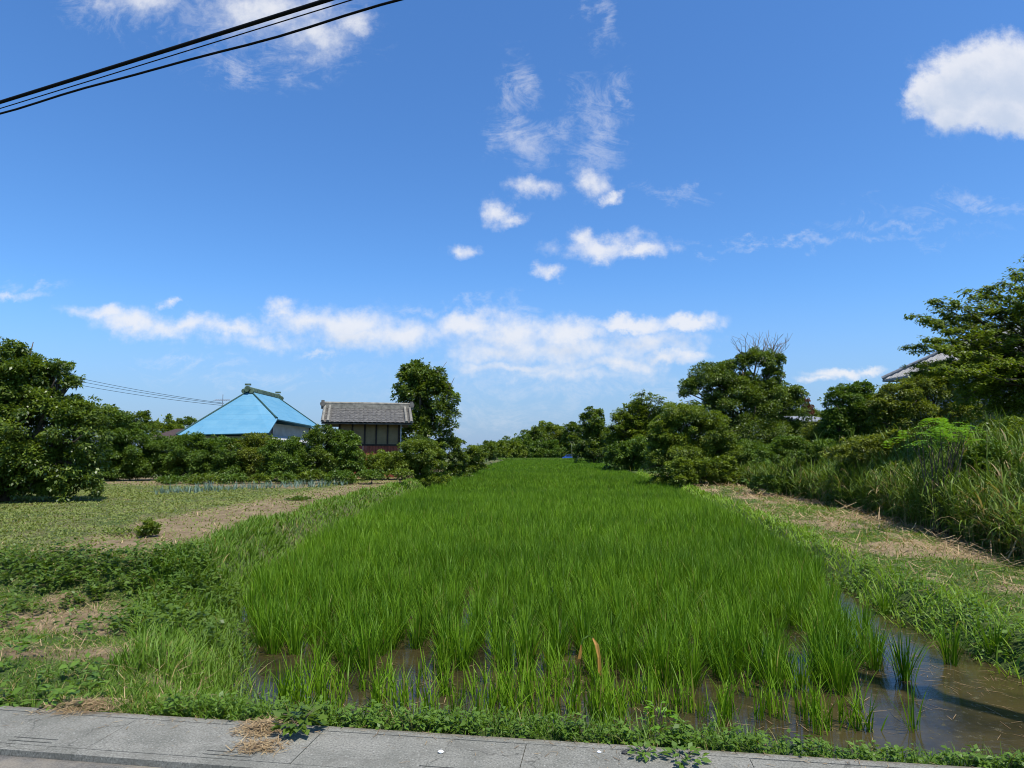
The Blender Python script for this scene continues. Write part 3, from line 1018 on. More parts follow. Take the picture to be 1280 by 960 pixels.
def tree(label, cat, base, Y, lobes, m='leaf_mid', leaf=None, wr=.55, cover=4.2, seed=0, name='tree', trunk=None, group=None, nlimb=3, skirt=True, **kw):
    rng = np.random.default_rng(seed)
    wl = world_lobes(lobes, Y, rng)
    b = at_depth(base, 560, Y)
    z0 = float(tz(b.x, b.y)) - .05
    root = empty(name, (b.x, b.y, z0), label, cat, group)
    low = [(c, r) for c, r in wl if c.z - r[2] < z0 + max(2.2, .035 * Y)]
    core = list(wl)
    if skirt and low:                                    # low growth down to the soil
        xa, xb = min(c.x - r[0] * .75 for c, r in low), max(c.x + r[0] * .75 for c, r in low)
        hh = max(.5, .016 * Y)
        nn = max(1, int((xb - xa) / (hh * 1.9)))
        for q in range(nn):
            x_ = xa + (xb - xa) * (q + .5) / nn
            y_ = Y + rng.normal(0, hh * .4)
            wl.append((Vector((x_, y_, float(tz(x_, y_)) + hh * .75)), (max(hh * 1.1, (xb - xa) / nn * .7), hh * 1.1, hh * rng.uniform(.8, 1.2))))
    leaf = .64 * (leaf or max(.10, 4.0 * Y / FPX))
    V, F, T = crown_mesh(wl, leaf, wr, cover, rng, **kw)
    # nothing grows below the soil
    g = tz(V[:, 0], V[:, 1]) + .03
    V[:, 2] = np.maximum(V[:, 2], g)
    mesh_obj('crown', V, F, M[m], root, tint=T)
    cc = Vector(np.mean([np.array(c) for c, r in core], 0))
    H_ = cc.z - z0
    tr = trunk or max(.05, H_ * .035)
    mb = MB()
    fork = Vector((b.x, b.y, z0)).lerp(cc, .45)
    mb.tube(limb_path((b.x, b.y, z0 - .1), fork, rng, 4, .04), [tr * 1.35, tr * 1.05, tr, tr * .92, tr * .85], 9)
    for c, r in core:
        mb.tube(limb_path(fork, c, rng, 4), [tr * .7, tr * .55, tr * .42, tr * .32, tr * .22], 6)
        for k in range(nlimb):
            e = Vector(c) + Vector(rng.normal(0, .55, 3) * np.array(r))
            mb.tube(limb_path(Vector(fork).lerp(Vector(c), .7), e, rng, 3), [tr * .35, tr * .25, tr * .17, tr * .08], 5)
    mb.build('trunk', M['bark'], root, smooth=True)
    return root


def bush(label, base, Y, lobes, m='leaf_mid', leaf=None, wr=.55, cover=4.5, seed=0, name='bush', cat='bush', group=None, **kw):
    return tree(label, cat, base, Y, lobes, m, leaf, wr, cover, seed, name, trunk=.035, group=group, nlimb=2, **kw)


# ---- left side
tree('tall spreading broadleaf tree with drooping leaves at the far left field edge', 'tree', 5, 19.5,
     [(12, 492, 50, 52), (-70, 480, 95, 65), (45, 485, 42, 36), (74, 464, 20, 14), (88, 480, 16, 10), (18, 440, 20, 12), (55, 530, 58, 42), (100, 535, 36, 38), (-20, 560, 75, 60), (50, 585, 60, 34), (-100, 560, 80, 60), (20, 608, 40, 24), (80, 600, 36, 16), (-40, 605, 50, 24), (100, 580, 30, 24)],
     'leaf_deep', .17, .5, 3.6, 1, droop=.45, rag=.24, trunk=.16)
HG = 'clipped bushes of the long hedge in front of the blue-roofed house'
for i, (bx, lob, mm, lab) in enumerate([
    (128, [(128, 552, 32, 40), (116, 530, 22, 24), (140, 580, 30, 26), (105, 585, 28, 22)], 'leaf_fresh', 'tall fresh green bush joining the big left tree to the hedge'),
    (165, [(163, 560, 32, 28), (160, 583, 36, 22)], 'leaf_fresh', 'hedge bush below the brown roof, darkest toward its foot'),
    (200, [(205, 568, 28, 22), (200, 585, 30, 18)], 'leaf_fresh', 'hedge bush under the left eave corner of the blue roof'),
    (240, [(240, 566, 28, 22), (242, 584, 30, 18)], 'leaf_fresh', 'hedge bush under the left half of the blue roof front'),
    (280, [(278, 567, 27, 20), (282, 586, 30, 17)], 'leaf_fresh', 'hedge bush directly below the peak of the blue roof'),
    (320, [(318, 566, 28, 21), (322, 584, 30, 18)], 'leaf_olive', 'olive hedge bush under the right end of the blue front eave'),
    (360, [(356, 568, 27, 20), (362, 585, 29, 17)], 'leaf_fresh', 'hedge bush in front of the pale side wall of the blue-roofed house'),
    (398, [(400, 560, 22, 26), (398, 580, 28, 20), (412, 548, 12, 14)], 'leaf_deep', 'dark upright bush standing between blue-roofed house and tiled shed'),
]):
    bush(lab, bx, 34.5 + (i % 3) * .5, lob, mm, .17, .55, 4.2, 20 + i, group=HG)
bush('round yellow-green bush in front of the left wall of the tiled shed', 435, 35.5, [(428, 560, 25, 20), (442, 578, 20, 15), (420, 578, 26, 17)], 'leaf_fresh', .17, seed=40)
bush('broad rounded dense bush at the right corner of the tiled shed', 520, 36.5, [(527, 570, 31, 19), (500, 580, 30, 15), (540, 578, 20, 19), (474, 580, 20, 14)], 'leaf_mid', .15, seed=41)
bush('dark bush behind the broad rounded one, under the tall shed tree', 565, 47, [(562, 563, 20, 18), (572, 575, 14, 10)], 'leaf_deep', .2, seed=42)
bush('small round bush at the end of the left bushes beside the rice', 590, 56, [(592, 570, 15, 12), (583, 574, 10, 9)], 'leaf_mid', .22, seed=43)
tree('tall dark glossy tree rising behind the right end of the tiled shed', 'tree', 530, 46,
     [(528, 480, 30, 26), (512, 487, 20, 24), (545, 500, 26, 28), (515, 515, 26, 30), (545, 530, 26, 26), (525, 548, 34, 20), (556, 495, 12, 16), (522, 463, 16, 12)],
     'leaf_deep', .30, .6, 3.6, 44, rag=.26, skirt=False)
G = 'far trees on the skyline left of the blue-roofed house'
tree('far rounded tree on the skyline nearest the big left tree', 'tree', 150, 92, [(152, 532, 16, 14), (140, 540, 14, 12)], 'leaf_mid', .5, seed=50, group=G)
tree('far tree with the highest top beyond the brown roof', 'tree', 176, 90, [(175, 529, 16, 14), (180, 540, 18, 12), (165, 540, 12, 12)], 'leaf_deep', .5, seed=51, group=G)
tree('far low tree beyond the brown roof next to the blue eave', 'tree', 208, 95, [(207, 533, 14, 12), (215, 542, 18, 10)], 'leaf_mid', .5, seed=52, group=G)
tree('far low tree showing just above the left slope of the blue roof', 'tree', 236, 98, [(234, 534, 13, 11), (245, 542, 14, 10)], 'leaf_deep', .5, seed=53, group=G)

# ---- far end of the paddy
G = 'far trees closing the end of the paddy'
FULL = 1.3
for i, (bx, Y, lob, mm, lab) in enumerate([
    (608, 120, [(609, 562, 8, 8), (604, 568, 9, 6)], 'leaf_deep', 'small far tree standing alone left of the wooded rise'),
    (622, 170, [(622, 568, 9, 4)], 'leaf_mid', 'lowest far bush in the gap where the paddy meets the sky'),
    (637, 205, [(638, 562, 9, 8), (632, 567, 9, 5)], 'leaf_mid', 'far tree at the low left end of the wooded rise'),
    (650, 215, [(651, 556, 11, 10), (646, 565, 12, 7)], 'leaf_fresh', 'lighter green far tree on the left slope of the wooded rise'),
    (668, 220, [(668, 549, 13, 13), (664, 561, 15, 10)], 'leaf_deep', 'dark far tree left of the top of the wooded rise'),
    (687, 225, [(687, 544, 15, 13), (688, 559, 16, 12)], 'leaf_mid', 'far tree forming the top of the wooded rise'),
    (703, 215, [(703, 552, 10, 12), (700, 562, 13, 8)], 'leaf_olive', 'far olive tree dipping between the two crests of the rise'),
    (716, 210, [(716, 544, 10, 13), (718, 556, 12, 12)], 'leaf_deep', 'far dark tree directly left of the big round dark one'),
    (690, 200, [(688, 567, 8, 4), (672, 569, 10, 3)], 'leaf_fresh', 'far low shrub in front of the wooded rise beside the blue car'),
]):
    lob = [(a, b, c * FULL, d * 1.12) for a, b, c, d in lob] + ([(bx - 5, 567, 13, 6), (bx + 6, 567, 13, 6)] if Y > 200 else [])
    tree(lab, 'tree', bx, Y, lob, mm, Y * 3.6 / FPX, seed=60 + i, group=G, cover=5)
rows = MB()

# ---- right side, far to near
G = 'trees in the row along the right berm'
tree('far round dark tree at the distant end of the right tree row', 'tree', 742, 122, [(740, 528, 16, 19), (748, 548, 18, 24), (735, 552, 14, 22), (744, 564, 22, 14), (756, 556, 14, 20), (730, 566, 12, 9)], 'leaf_deep', .62, seed=80, group=G)
tree('yellow-green shrub-like tree at the foot of the feathery one', 'tree', 805, 66, [(800, 562, 20, 16), (815, 572, 18, 12), (775, 566, 16, 12)], 'leaf_fresh', .36, seed=82, group=G)
tree('broad domed dark tree overhanging the berm in front of the feathery one', 'tree', 860, 37,
     [(855, 530, 32, 26), (835, 545, 24, 24), (885, 545, 32, 26), (850, 566, 40, 24), (900, 565, 28, 24), (825, 570, 16, 20), (850, 585, 38, 16), (890, 588, 30, 16), (860, 520, 22, 16)], 'leaf_mid', .19, .55, 4.4, 83, group=G)
ivy = tree('tall vine-covered tree with a sky hole and bare branches on top', 'tree', 935, 43,
           [(868, 487, 20, 14), (888, 472, 26, 20), (905, 463, 14, 12), (908, 492, 34, 26), (926, 456, 14, 12), (946, 450, 24, 11), (966, 457, 15, 17), (968, 474, 13, 14), (935, 482, 18, 14),
            (960, 500, 30, 24), (985, 510, 22, 30), (925, 515, 44, 26), (945, 545, 50, 24), (985, 545, 22, 22), (960, 568, 50, 18), (905, 550, 26, 24)], 'leaf_deep', .20, .6, 4.6, 84, group=G, sub=.36, rag=.2)
rg9 = np.random.default_rng(9)
mb = MB()
for k in range(30):
    bx_ = rg9.uniform(930, 972)
    a = at_depth(bx_, 452, 43 + rg9.normal(0, .4))
    e = at_depth(950 + (bx_ - 950) * 1.7 + rg9.normal(4, 12), rg9.uniform(412, 432) + abs(bx_ - 952) * .12, 43 + rg9.normal(0, .6))
    pp = limb_path(a, e, rg9, 4, .035)
    mb.tube(pp, [.028, .023, .018, .013, .009], 5)
    for j in range(5):
        q = pp[1 + j % 3]
        mb.tube([q, q + Vector((rg9.normal(0, .3), rg9.normal(0, .3), rg9.uniform(.15, .55)))], [.011, .007], 4)
mb.build('dead_branch', M['twig'], ivy)
bush('low rounded shrub at the foot of the vine-covered tree above the reeds', 925, 38, [(918, 566, 30, 16), (945, 566, 20, 12), (895, 576, 20, 14)], 'leaf_fresh', .19, seed=85)
bush('shaggy dark undergrowth bush below the broad domed tree beside the berm', 880, 34.5, [(880, 588, 20, 13), (850, 586, 18, 12), (905, 585, 16, 14)], 'leaf_mid', .19, seed=86)
bush('dry reddish shrub between vine-covered tree and grey flat roof', 1005, 47, [(1004, 505, 8, 8), (1010, 514, 8, 8)], 'leaf_rust', .2, seed=87, skirt=False)
bush('leggy green shrub in front of the grey flat roof', 1030, 33, [(1025, 543, 22, 14), (1040, 528, 16, 12), (1010, 556, 20, 12)], 'leaf_olive', .17, seed=88)
tree('bushy round-topped tree right of the grey flat roof', 'tree', 1065, 32, [(1065, 497, 22, 18), (1048, 505, 18, 20), (1080, 490, 14, 12), (1070, 530, 36, 26), (1085, 508, 18, 20), (1060, 556, 40, 18), (1045, 535, 20, 24)], 'leaf_fresh', .18, seed=89, wr=.6)
tree('olive leafy tree hiding the lower part of the tiled house', 'tree', 1135, 30, [(1120, 500, 28, 22), (1150, 490, 28, 20), (1178, 488, 28, 22), (1165, 478, 20, 10), (1140, 528, 40, 26), (1105, 520, 20, 20), (1195, 520, 26, 26), (1130, 556, 46, 20), (1180, 552, 40, 22)], 'leaf_olive', .17, seed=90, wr=.6)


def spray_tree(label, base, Y, tips, hub, m, leaf, seed, fill=(), trunk=.17, k=1.0, cover=2.4, deep=1.1):
    """tree of long layered branches: flat sprays of leaves along the outer part of each branch"""
    rng = np.random.default_rng(seed)
    b = at_depth(base, 560, Y)
    z0 = float(tz(b.x, b.y)) - .05
    root = empty('tree', (b.x, b.y, z0), label, 'tree')
    h = at_depth(hub[0], hub[1], Y)
    mb = MB()
    mb.tube(limb_path((b.x, b.y, z0 - .1), h, rng, 5, .03), [trunk * 1.4, trunk * 1.1, trunk, trunk * .9, trunk * .8, trunk * .6], 10)
    P, D = [], []
    for (px, py) in tips:
        dep = rng.normal(0, deep)
        e = at_depth(px, py, Y + dep)
        st = Vector((b.x, b.y, z0)).lerp(h, rng.uniform(.55, 1.0))
        mid = st.lerp(e, .5) + Vector((rng.normal(0, .15), rng.normal(0, .3), rng.uniform(.0, .3)))
        pts = [st, st.lerp(mid, .5) + Vector(rng.normal(0, .08, 3)), mid, mid.lerp(e, .55) + Vector((0, 0, .08)), e]
        mb.tube(pts, [.055 * k, .04 * k, .026 * k, .015 * k, .005 * k], 6)
        L_ = (e - st).length / k
        for q in range(int(10 + L_ * 7)):
            f = rng.random() ** .62
            f = .22 + .78 * f
            k_ = min(int(f * 4), 3)
            c = pts[k_].lerp(pts[k_ + 1], f * 4 - k_)
            a = rng.uniform(0, 6.28)
            tw = Vector((math.cos(a), math.sin(a), rng.normal(.05, .22))) * rng.uniform(.15, .55) * (1.2 - .6 * f) * k
            if q % 3 == 0:
                mb.tube([c, c + tw * .6 + Vector((0, 0, .03)), c + tw], [.008, .005, .003], 3, cap=False)
            n_ = int(rng.uniform(12, 24))
            ff = rng.random(n_)
            for g in ff:
                pp = c + tw * g
                P.append(np.array(pp) + rng.normal(0, .035 * k, 3))
                s_ = rng.choice((-1, 1))
                D.append((tw.x * .8 - tw.y * 1.1 * s_, tw.y * .8 + tw.x * 1.1 * s_, -.12))
    P, D = np.array(P), np.array(D)
    n_ = len(P)
    nr = np.stack([rng.normal(0, .28, n_), rng.normal(0, .28, n_), np.ones(n_)], 1)
    L = leaf * rng.uniform(.7, 1.25, n_)
    V, F = leaves(P, unit(D) + rng.normal(0, .2, (n_, 3)), nr, L, L * .48)
    parts_ = [(V, F, np.repeat(np.clip(rng.normal(.38, .22, n_), 0, 1), 4))]
    if fill:
        parts_.append(crown_mesh(world_lobes(fill, Y + .6, rng), leaf, .5, cover, rng, droop=.3, rag=.3))
    V, F, T = join(parts_)
    mesh_obj('crown', V, F, M[m], root, tint=T)
    mb.build('trunk', M['bark'], root, smooth=True)


tips = [(1150, 464), (1162, 466), (1180, 457), (1196, 455), (1172, 460), (1142, 466), (1185, 466), (1210, 452), (1284, 318), (1262, 336), (1272, 345), (1255, 352), (1232, 358), (1215, 360), (1205, 364), (1240, 372), (1185, 374), (1163, 374), (1195, 384), (1172, 390), (1138, 394), (1150, 398), (1168, 404), (1185, 402), (1210, 396),
        (1180, 416), (1160, 424), (1128, 434), (1142, 440), (1165, 434), (1190, 440), (1130, 458), (1150, 456), (1172, 452), (1200, 450), (1215, 430), (1230, 412), (1250, 398), (1270, 380), (1275, 362), (1290, 340), (1310, 330),
        (1345, 340), (1370, 370), (1400, 400), (1400, 450), (1390, 500), (1225, 468), (1195, 474), (1180, 468), (1235, 490), (1210, 496), (1245, 455), (1262, 425), (1290, 400), (1270, 500), (1225, 515), (1200, 508), (1255, 525), (1285, 470), (1305, 430), (1300, 520), (1350, 430), (1340, 540),
        (1215, 484), (1250, 508), (1205, 462), (1188, 462), (1218, 458), (1200, 470), (1230, 470), (1175, 462), (1240, 440), (1222, 446), (1206, 420), (1256, 372), (1228, 388)]
spray_tree('large tree with layered spreading branches at the right edge above the reeds', 1330, 18.5, tips, (1318, 400), 'leaf_mid', .105, 91,
           fill=[(1262, 478, 46, 30), (1222, 494, 32, 18), (1310, 450, 34, 34), (1330, 500, 60, 50), (1275, 520, 50, 24)])
rgF = np.random.default_rng(70)
ft = [(758, 548), (762, 532), (768, 520), (775, 511), (783, 505), (790, 500), (797, 493), (803, 488), (810, 491), (818, 493), (826, 497), (833, 503), (838, 512), (760, 560), (764, 570), (842, 522)]
ft += [(rgF.uniform(762, 838), rgF.uniform(512, 575)) for q in range(46)]
spray_tree('feathery spiky-topped tree in the right row, next after the far dark one', 790, 76, ft, (798, 545), 'leaf_mid', .30, 81,
           fill=[(790, 545, 26, 26), (812, 530, 22, 24), (775, 560, 20, 20), (815, 560, 26, 22), (795, 518, 16, 16)], trunk=.22, k=2.6, cover=2.6, deep=2.2)
# the compound-leaved lime shrub among the reeds
rgS = np.random.default_rng(17)
b0 = at_depth(1172, 600, 14.0)
zs = float(tz(b0.x, b0.y))
root = empty('shrub', (b0.x, b0.y, zs), 'bright lime shrub with feathery compound leaves rising out of the reeds', 'shrub')
parts_, mb = [], MB()
for k in range(64):
    px, py = 1172 + rgS.normal(0, 25), 533 + rgS.normal(0, 10)
    py += abs(px - 1172) * .28
    tip = at_depth(px, py, 14.0 + rgS.normal(0, .35))
    az = rgS.uniform(0, 6.28)
    dv = Vector((math.cos(az), math.sin(az), .22))
    prev = None
    for j in range(9):
        p = tip + dv * (.055 * j) - Vector((0, 0, .006 * j * j * .6))
        sd = Vector((-math.sin(az), math.cos(az), 0))
        for s_ in (-1, 1):
            V, F = leaves(np.array([p]), np.array([sd * s_ + dv * .35 - Vector((0, 0, .15))]), np.array([(0, 0, 1.0)]) + rgS.normal(0, .15, (1, 3)), np.array([.10]), np.array([.042]))
            parts_.append((V, F, np.full(4, np.clip(rgS.normal(.5, .25), 0, 1))))
    mid = Vector((b0.x, b0.y, zs)).lerp(tip, .55) + Vector(rgS.normal(0, .1, 3))
    if k % 3 == 0:
        mb.tube([(b0.x + rgS.normal(0, .08), b0.y, zs), mid, tip], [.018, .012, .005], 5)
V, F, T = join(parts_)
mesh_obj('foliage', V, F, M['leaf_lime'], root, tint=T)
mb.build('stem', M['bark'], root)
bush('wide low thicket at the back of the reeds below the round-topped tree', 1010, 27, [(985, 562, 26, 14), (1025, 566, 28, 14), (960, 570, 22, 11)], 'leaf_fresh', .15, seed=120)
bush('low thicket at the back of the reeds directly left of the lime shrub', 1090, 21, [(1085, 562, 30, 16), (1120, 556, 24, 18), (1060, 570, 26, 12)], 'leaf_olive', .13, seed=121)
bush('tangled thicket at the back of the reeds under the big layered tree', 1270, 15.5, [(1260, 560, 36, 24), (1310, 550, 44, 30)], 'leaf_mid', .11, seed=122)
G = 'leafy shrubs growing among the reeds'
for i, (px, py, rx, ry, Yq, lab) in enumerate([
    (955, 584, 18, 9, 36, 'leafy shrub at the thin far end of the reeds near the berm'),
    (1014, 582, 20, 10, 28, 'leafy shrub in the reeds below the grey flat roof'),
    (1066, 582, 18, 11, 22, 'leafy shrub in the reeds below the round-topped tree'),
    (1120, 588, 18, 11, 18, 'leafy shrub in the reeds on the near side of the olive tree'),
    (1236, 572, 26, 16, 14, 'leafy shrub high among the tallest reeds'),
]):
    bush(lab, px, Yq, [(px, py, rx, ry), (px + rx * .6, py + 5, rx * .7, ry * .8), (px - rx * .6, py + 4, rx * .6, ry * .7)], ('leaf_fresh', 'leaf_mid')[i % 2], .10 + .003 * Yq, seed=140 + i, name='shrub', cat='shrub', group=G, cover=2.6, skirt=False)
bush('grey-green far hedge tree filling the skyline behind the flat-roofed shed', 1000, 62, [(985, 530, 24, 16), (1010, 528, 22, 15), (1035, 528, 22, 14), (1010, 550, 50, 18)], 'leaf_deep', .3, seed=123)
bush('far hedge tree behind the tiled house, low on the skyline', 1090, 66, [(1075, 535, 40, 16), (1130, 535, 50, 18), (1100, 556, 80, 14)], 'leaf_deep', .3, seed=124)
bush('dark shrub right behind the lime shrub in the shade of the big tree', 1215, 17, [(1215, 560, 34, 20), (1255, 545, 30, 20)], 'leaf_deep', .12, seed=92)

# ---- small plants of the field
bush('small dark bush standing alone at the near edge of the dry field', 185, 11.6, [(186, 661, 11, 11), (182, 667, 10, 6)], 'leaf_mid', .075, seed=93, skirt=False)
bush('sparse low weedy bush beside the lone dark field bush', 150, 12.0, [(160, 668, 22, 5), (140, 668, 14, 6)], 'leaf_mid', .07, cover=1.3, seed=94, skirt=False)
bush('low grassy tuft by the brown soil strip of the field', 372, 20, [(372, 628, 16, 5)], 'leaf_fresh', .12, .3, seed=95, droop=-.4, skirt=False)
G = 'low crop plants in front of the hedge'
for i, (px, py, rx, ry, mm, lab) in enumerate([
    (215, 603, 20, 6, 'leaf_fresh', 'low pale green crop mound, first left in the planted row'),
    (255, 602, 20, 7, 'leaf_mid', 'low crop mound left of centre in front of the hedge'),
    (292, 601, 18, 7, 'leaf_fresh', 'low crop mound below the blue roof peak'),
    (325, 600, 14, 6, 'leaf_mid', 'low small crop mound between two larger ones'),
    (352, 599, 16, 7, 'leaf_fresh', 'low crop mound with stalks below the pale side wall'),
    (392, 599, 20, 9, 'leaf_mid', 'broad-leaved vegetable clump, fullest at the end of the leek row'),
    (425, 598, 20, 8, 'leaf_fresh', 'broad-leaved vegetable clump in front of the tiled shed'),
    (465, 594, 18, 5, 'leaf_fresh', 'flat vegetable patch below the red board of the shed'),
    (500, 592, 16, 4, 'leaf_mid', 'flat vegetable patch next to the broad rounded bush'),
]):
    bush(lab, px, 31.0, [(px, py, rx, ry)], mm, .17, .6, seed=100 + i, name='crop_plant', cat='vegetable', group=G, skirt=False)
rgL = np.random.default_rng(4)
lk = []
for v in range(4):
    n = 9
    V, F, bi = blades(np.stack([rgL.normal(0, .03, n), rgL.normal(0, .03, n), np.zeros(n)], 1), rgL.uniform(0, 6.28, n), rgL.uniform(.3, .55, n), np.abs(rgL.normal(.25, .15, n)),
                      np.abs(rgL.normal(.3, .3, n)), np.full(n, .016), 3, rgL, .2)
    lk.append(mesh_obj('leek_plant', V, F, M['leek'], tint=rgL.uniform(0, 1, n)[bi]))
for k in range(150):
    o = lk[k] if k < 4 else lk[k % 4].copy()
    if k >= 4:
        col.objects.link(o)
    f = (k // 2) / 75
    px = 195 + 245 * f + rgL.normal(0, 1.5)
    p = at_ground(px, 617 - 12 * f + (k % 2) * 1.6 + rgL.normal(0, .5), .15)
    p.z = float(tz(p.x, p.y))
    o.location = p
    s_ = rgL.uniform(.32, .75)
    o.scale = (s_, s_, s_)
    o.rotation_euler = (0, 0, rgL.uniform(0, 6.28))
    tag(o, 'blue-green leek plant in the row between dry field and hedge', 'leek', 'leeks planted in a row')

# ---- small things in the foreground
pa, pb = at_ground(728, 868, WATER), 0
rgB = np.random.default_rng(2)
root = empty('bent_stalk', pa, 'tall bent stalk with orange dried leaf arching over among the front rice', 'stalk')
Yb = pa.y
mb = MB()
pts = [at_depth(722, 868, Yb), at_depth(723, 835, Yb), at_depth(725, 812, Yb), at_depth(729, 799, Yb), at_depth(735, 795, Yb), at_depth(741, 797, Yb)]
mb.tube(pts, [.008, .008, .007, .007, .006, .006], 6)
mb.build('stem', M['weed'], root, smooth=True).data.attributes.new('tint', 'FLOAT', 'POINT')


def ribbon(pts, ws, name, m, parent, lift=.006):
    """a leaf blade with a shallow channel, following pts"""
    V, F = [], []
    for i, (p, w_) in enumerate(zip(pts, ws)):
        V += [p + Vector((-w_, 0, 0)), p + Vector((0, lift, 0)), p + Vector((w_, 0, 0))]
        if i:
            a = (i - 1) * 3
            F += [[a, a + 1, a + 4, a + 3], [a + 1, a + 2, a + 5, a + 4]]
    return mesh_obj(name, V, F, m, parent, tint=np.full(len(V), .5))


ribbon([at_depth(741, 797, Yb), at_depth(746, 806, Yb - .02), at_depth(749, 822, Yb - .03), at_depth(749.5, 838, Yb - .03), at_depth(750.5, 845, Yb - .03)], [.008, .017, .013, .014, .006], 'dry_leaf', M['orange'], root)
ribbon([at_depth(721, 832, Yb), at_depth(724, 824, Yb - .02), at_depth(726, 814, Yb - .02), at_depth(726.5, 806, Yb - .02)], [.006, .013, .012, .005], 'dry_leaf', M['orange'], root)


def heap(px, py, rx, ry, n, label, seed, h=.04):
    rng = np.random.default_rng(seed)
    p = at_ground(px, py, 0)
    k = np.hypot(p.x, p.y) / FPX
    X, Yv = np.clip(rng.normal(0, 1, n), -1.9, 1.9) * rx * k, np.clip(rng.normal(0, 1, n), -1.9, 1.9) * ry * k * 2.2
    Z = .006 + rng.random(n) * h * np.exp(-(X / (rx * k)) ** 2 - (Yv / (ry * k * 2.2)) ** 2)
    V, F, bi = blades(np.stack([X, Yv, Z], 1), rng.uniform(0, 6.28, n), rng.uniform(.02, .085, n), rng.normal(1.5, .12, n), rng.normal(.05, .2, n), rng.uniform(.001, .0035, n), 2, rng, .4)
    V[:, 2] = np.maximum(V[:, 2], .004)
    o = mesh_obj('straw_heap', V + np.array(p), F, M['straw'], loc=p, tint=rng.uniform(0, 1, n)[bi])
    return tag(o, label, 'straw heap')


heap(330, 911, 15, 5, 700, 'largest heap of dry straw spilled on the concrete beside a dark weed', 1)
heap(325, 934, 14, 4, 330, 'thin scatter of straw in front of the largest heap on the concrete', 2, .02)
heap(103, 884, 20, 5, 800, 'brown straw tuft on the concrete edge below the mown bank', 3)


def weed(px, py, r, n, label, seed, m='weed', L=.07, h=.12, z=0.0):
    rng = np.random.default_rng(seed)
    p = at_ground(px, py, z)
    az = rng.uniform(0, 6.28, n)
    u = rng.random(n) ** .6
    P = np.stack([np.cos(az) * u * r, np.sin(az) * u * r, .01 + h * (1 - u * .7) * rng.uniform(.4, 1, n)], 1)
    d = np.stack([np.cos(az), np.sin(az), rng.normal(.15, .3, n)], 1)
    nr = np.stack([rng.normal(0, .3, n), rng.normal(0, .3, n), np.ones(n)], 1)
    Ls = L * rng.uniform(.6, 1.2, n)
    V, F = leaves(P, d, nr, Ls, Ls * .6)
    root = empty('weed', p, label, 'weed')
    mesh_obj('foliage', V + np.array(p), F, M[m], root, tint=np.repeat(rng.uniform(.1, .8, n), 4))
    mb = MB()
    for k in range(6):
        a = rng.uniform(0, 6.28)
        mb.tube([p, p + Vector((math.cos(a) * r * .4, math.sin(a) * r * .4, h * .5)), p + Vector((math.cos(a) * r * .8, math.sin(a) * r * .8, h * .7))], [.003, .0025, .0015], 4)
    mb.build('stem', M['bark'], root)


weed(374, 912, .12, 70, 'dark leafy weed hanging over the concrete beside the largest straw heap', 1, 'leaf_fresh', .075, .14)
weed(806, 944, .07, 36, 'small sprawling weed on the concrete left of a slightly bigger one', 2, 'weed', .045, .04)
weed(856, 950, .10, 52, 'flat sprawling weed on the concrete, the widest one there', 3, 'weed', .05, .05)
weed(824, 912, .08, 30, 'upright weed with broad pale leaves rising above the pavement weeds', 4, 'leaf_lime', .05, .2)
rgp = np.random.default_rng(8)
for k, (px, py, r, lab) in enumerate([(551, 941, .012, 'white pebble lying alone in the middle of the concrete'), (749, 941, .009, 'white pebble on the concrete near the weeds'),
                                      (781, 942, .013, 'dark grey pebble on the concrete edge by the small weed')]):
    p = at_ground(px, py, 0.002)
    bm = bmesh.new()
    bmesh.ops.create_icosphere(bm, subdivisions=2, radius=r)
    for v in bm.verts:
        v.co = Vector((v.co.x * 1.4, v.co.y, v.co.z * .6 + r * .5)) + Vector(rgp.normal(0, r * .07, 3))
    me = bpy.data.meshes.new('pebble')
    bm.to_mesh(me)
    bm.free()
    me.materials.append(plain('pebble_%s' % ('dark' if k == 2 else 'white'), (.03, .03, .03) if k == 2 else (.75, .75, .73), .7))
    o = bpy.data.objects.new('pebble', me)
    o.location = p
    col.objects.link(o)
    tag(o, lab, 'pebble')

# ================================================================== buildings
m, t = mat('blue_painted_metal')
oc = t.n('ShaderNodeNewGeometry').outputs['Position']
sz = t.n('ShaderNodeSeparateXYZ', {0: oc}).outputs[2]
course = t.math('FRACT', t.math('MULTIPLY', sz, 2.6))
n1 = t.noise(oc, .8, 6, .65).outputs[0]
n2 = t.noise(t.n('ShaderNodeMapping', {'Vector': oc, 'Scale': (3, 3, .5)}).outputs[0], 2.0, 5, .7).outputs[0]
c = t.mix(t.ramp(n1, .3, .7), (0.090, 0.245, 0.360), (0.125, 0.285, 0.390))
c = t.mix(t.math('MULTIPLY', t.ramp(n2, .5, .75), .35), c, (0.17, 0.29, 0.35))              # faded, chalky streaks
c = t.mix(t.math('MULTIPLY', t.ramp(course, .10, .02), .35), c, (0.05, 0.14, 0.22))          # lapped courses
out(t, t.n('ShaderNodeBsdfPrincipled', {'Base Color': c, 'Roughness': .6, 'Specular IOR Level': .15, 'Normal': t.n('ShaderNodeBump', {'Strength': .5, 'Distance': .02, 'Height': course}).outputs[0]}).outputs[0])
M['blue_roof'] = m
M['roof_edge'] = plain('roof_edge_green', (0.02, 0.06, 0.05), .6, .3)
M['ridge_green'] = plain('ridge_copper_green', (0.085, 0.125, 0.075), .6, .3, var=.4, scale=3)
M['plaster'] = plain('plaster', (0.34, 0.33, 0.30), .85, .2, var=.12, scale=1.5)
M['pale_tin'] = plain('pale_tin', (0.42, 0.42, 0.41), .5, .4, var=.1)
M['dark_wood'] = plain('dark_wood', (0.035, 0.027, 0.02), .8, .2, var=.3)
M['panel'] = plain('wall_panel', (0.22, 0.16, 0.08), .85, .2, var=.15, scale=2)
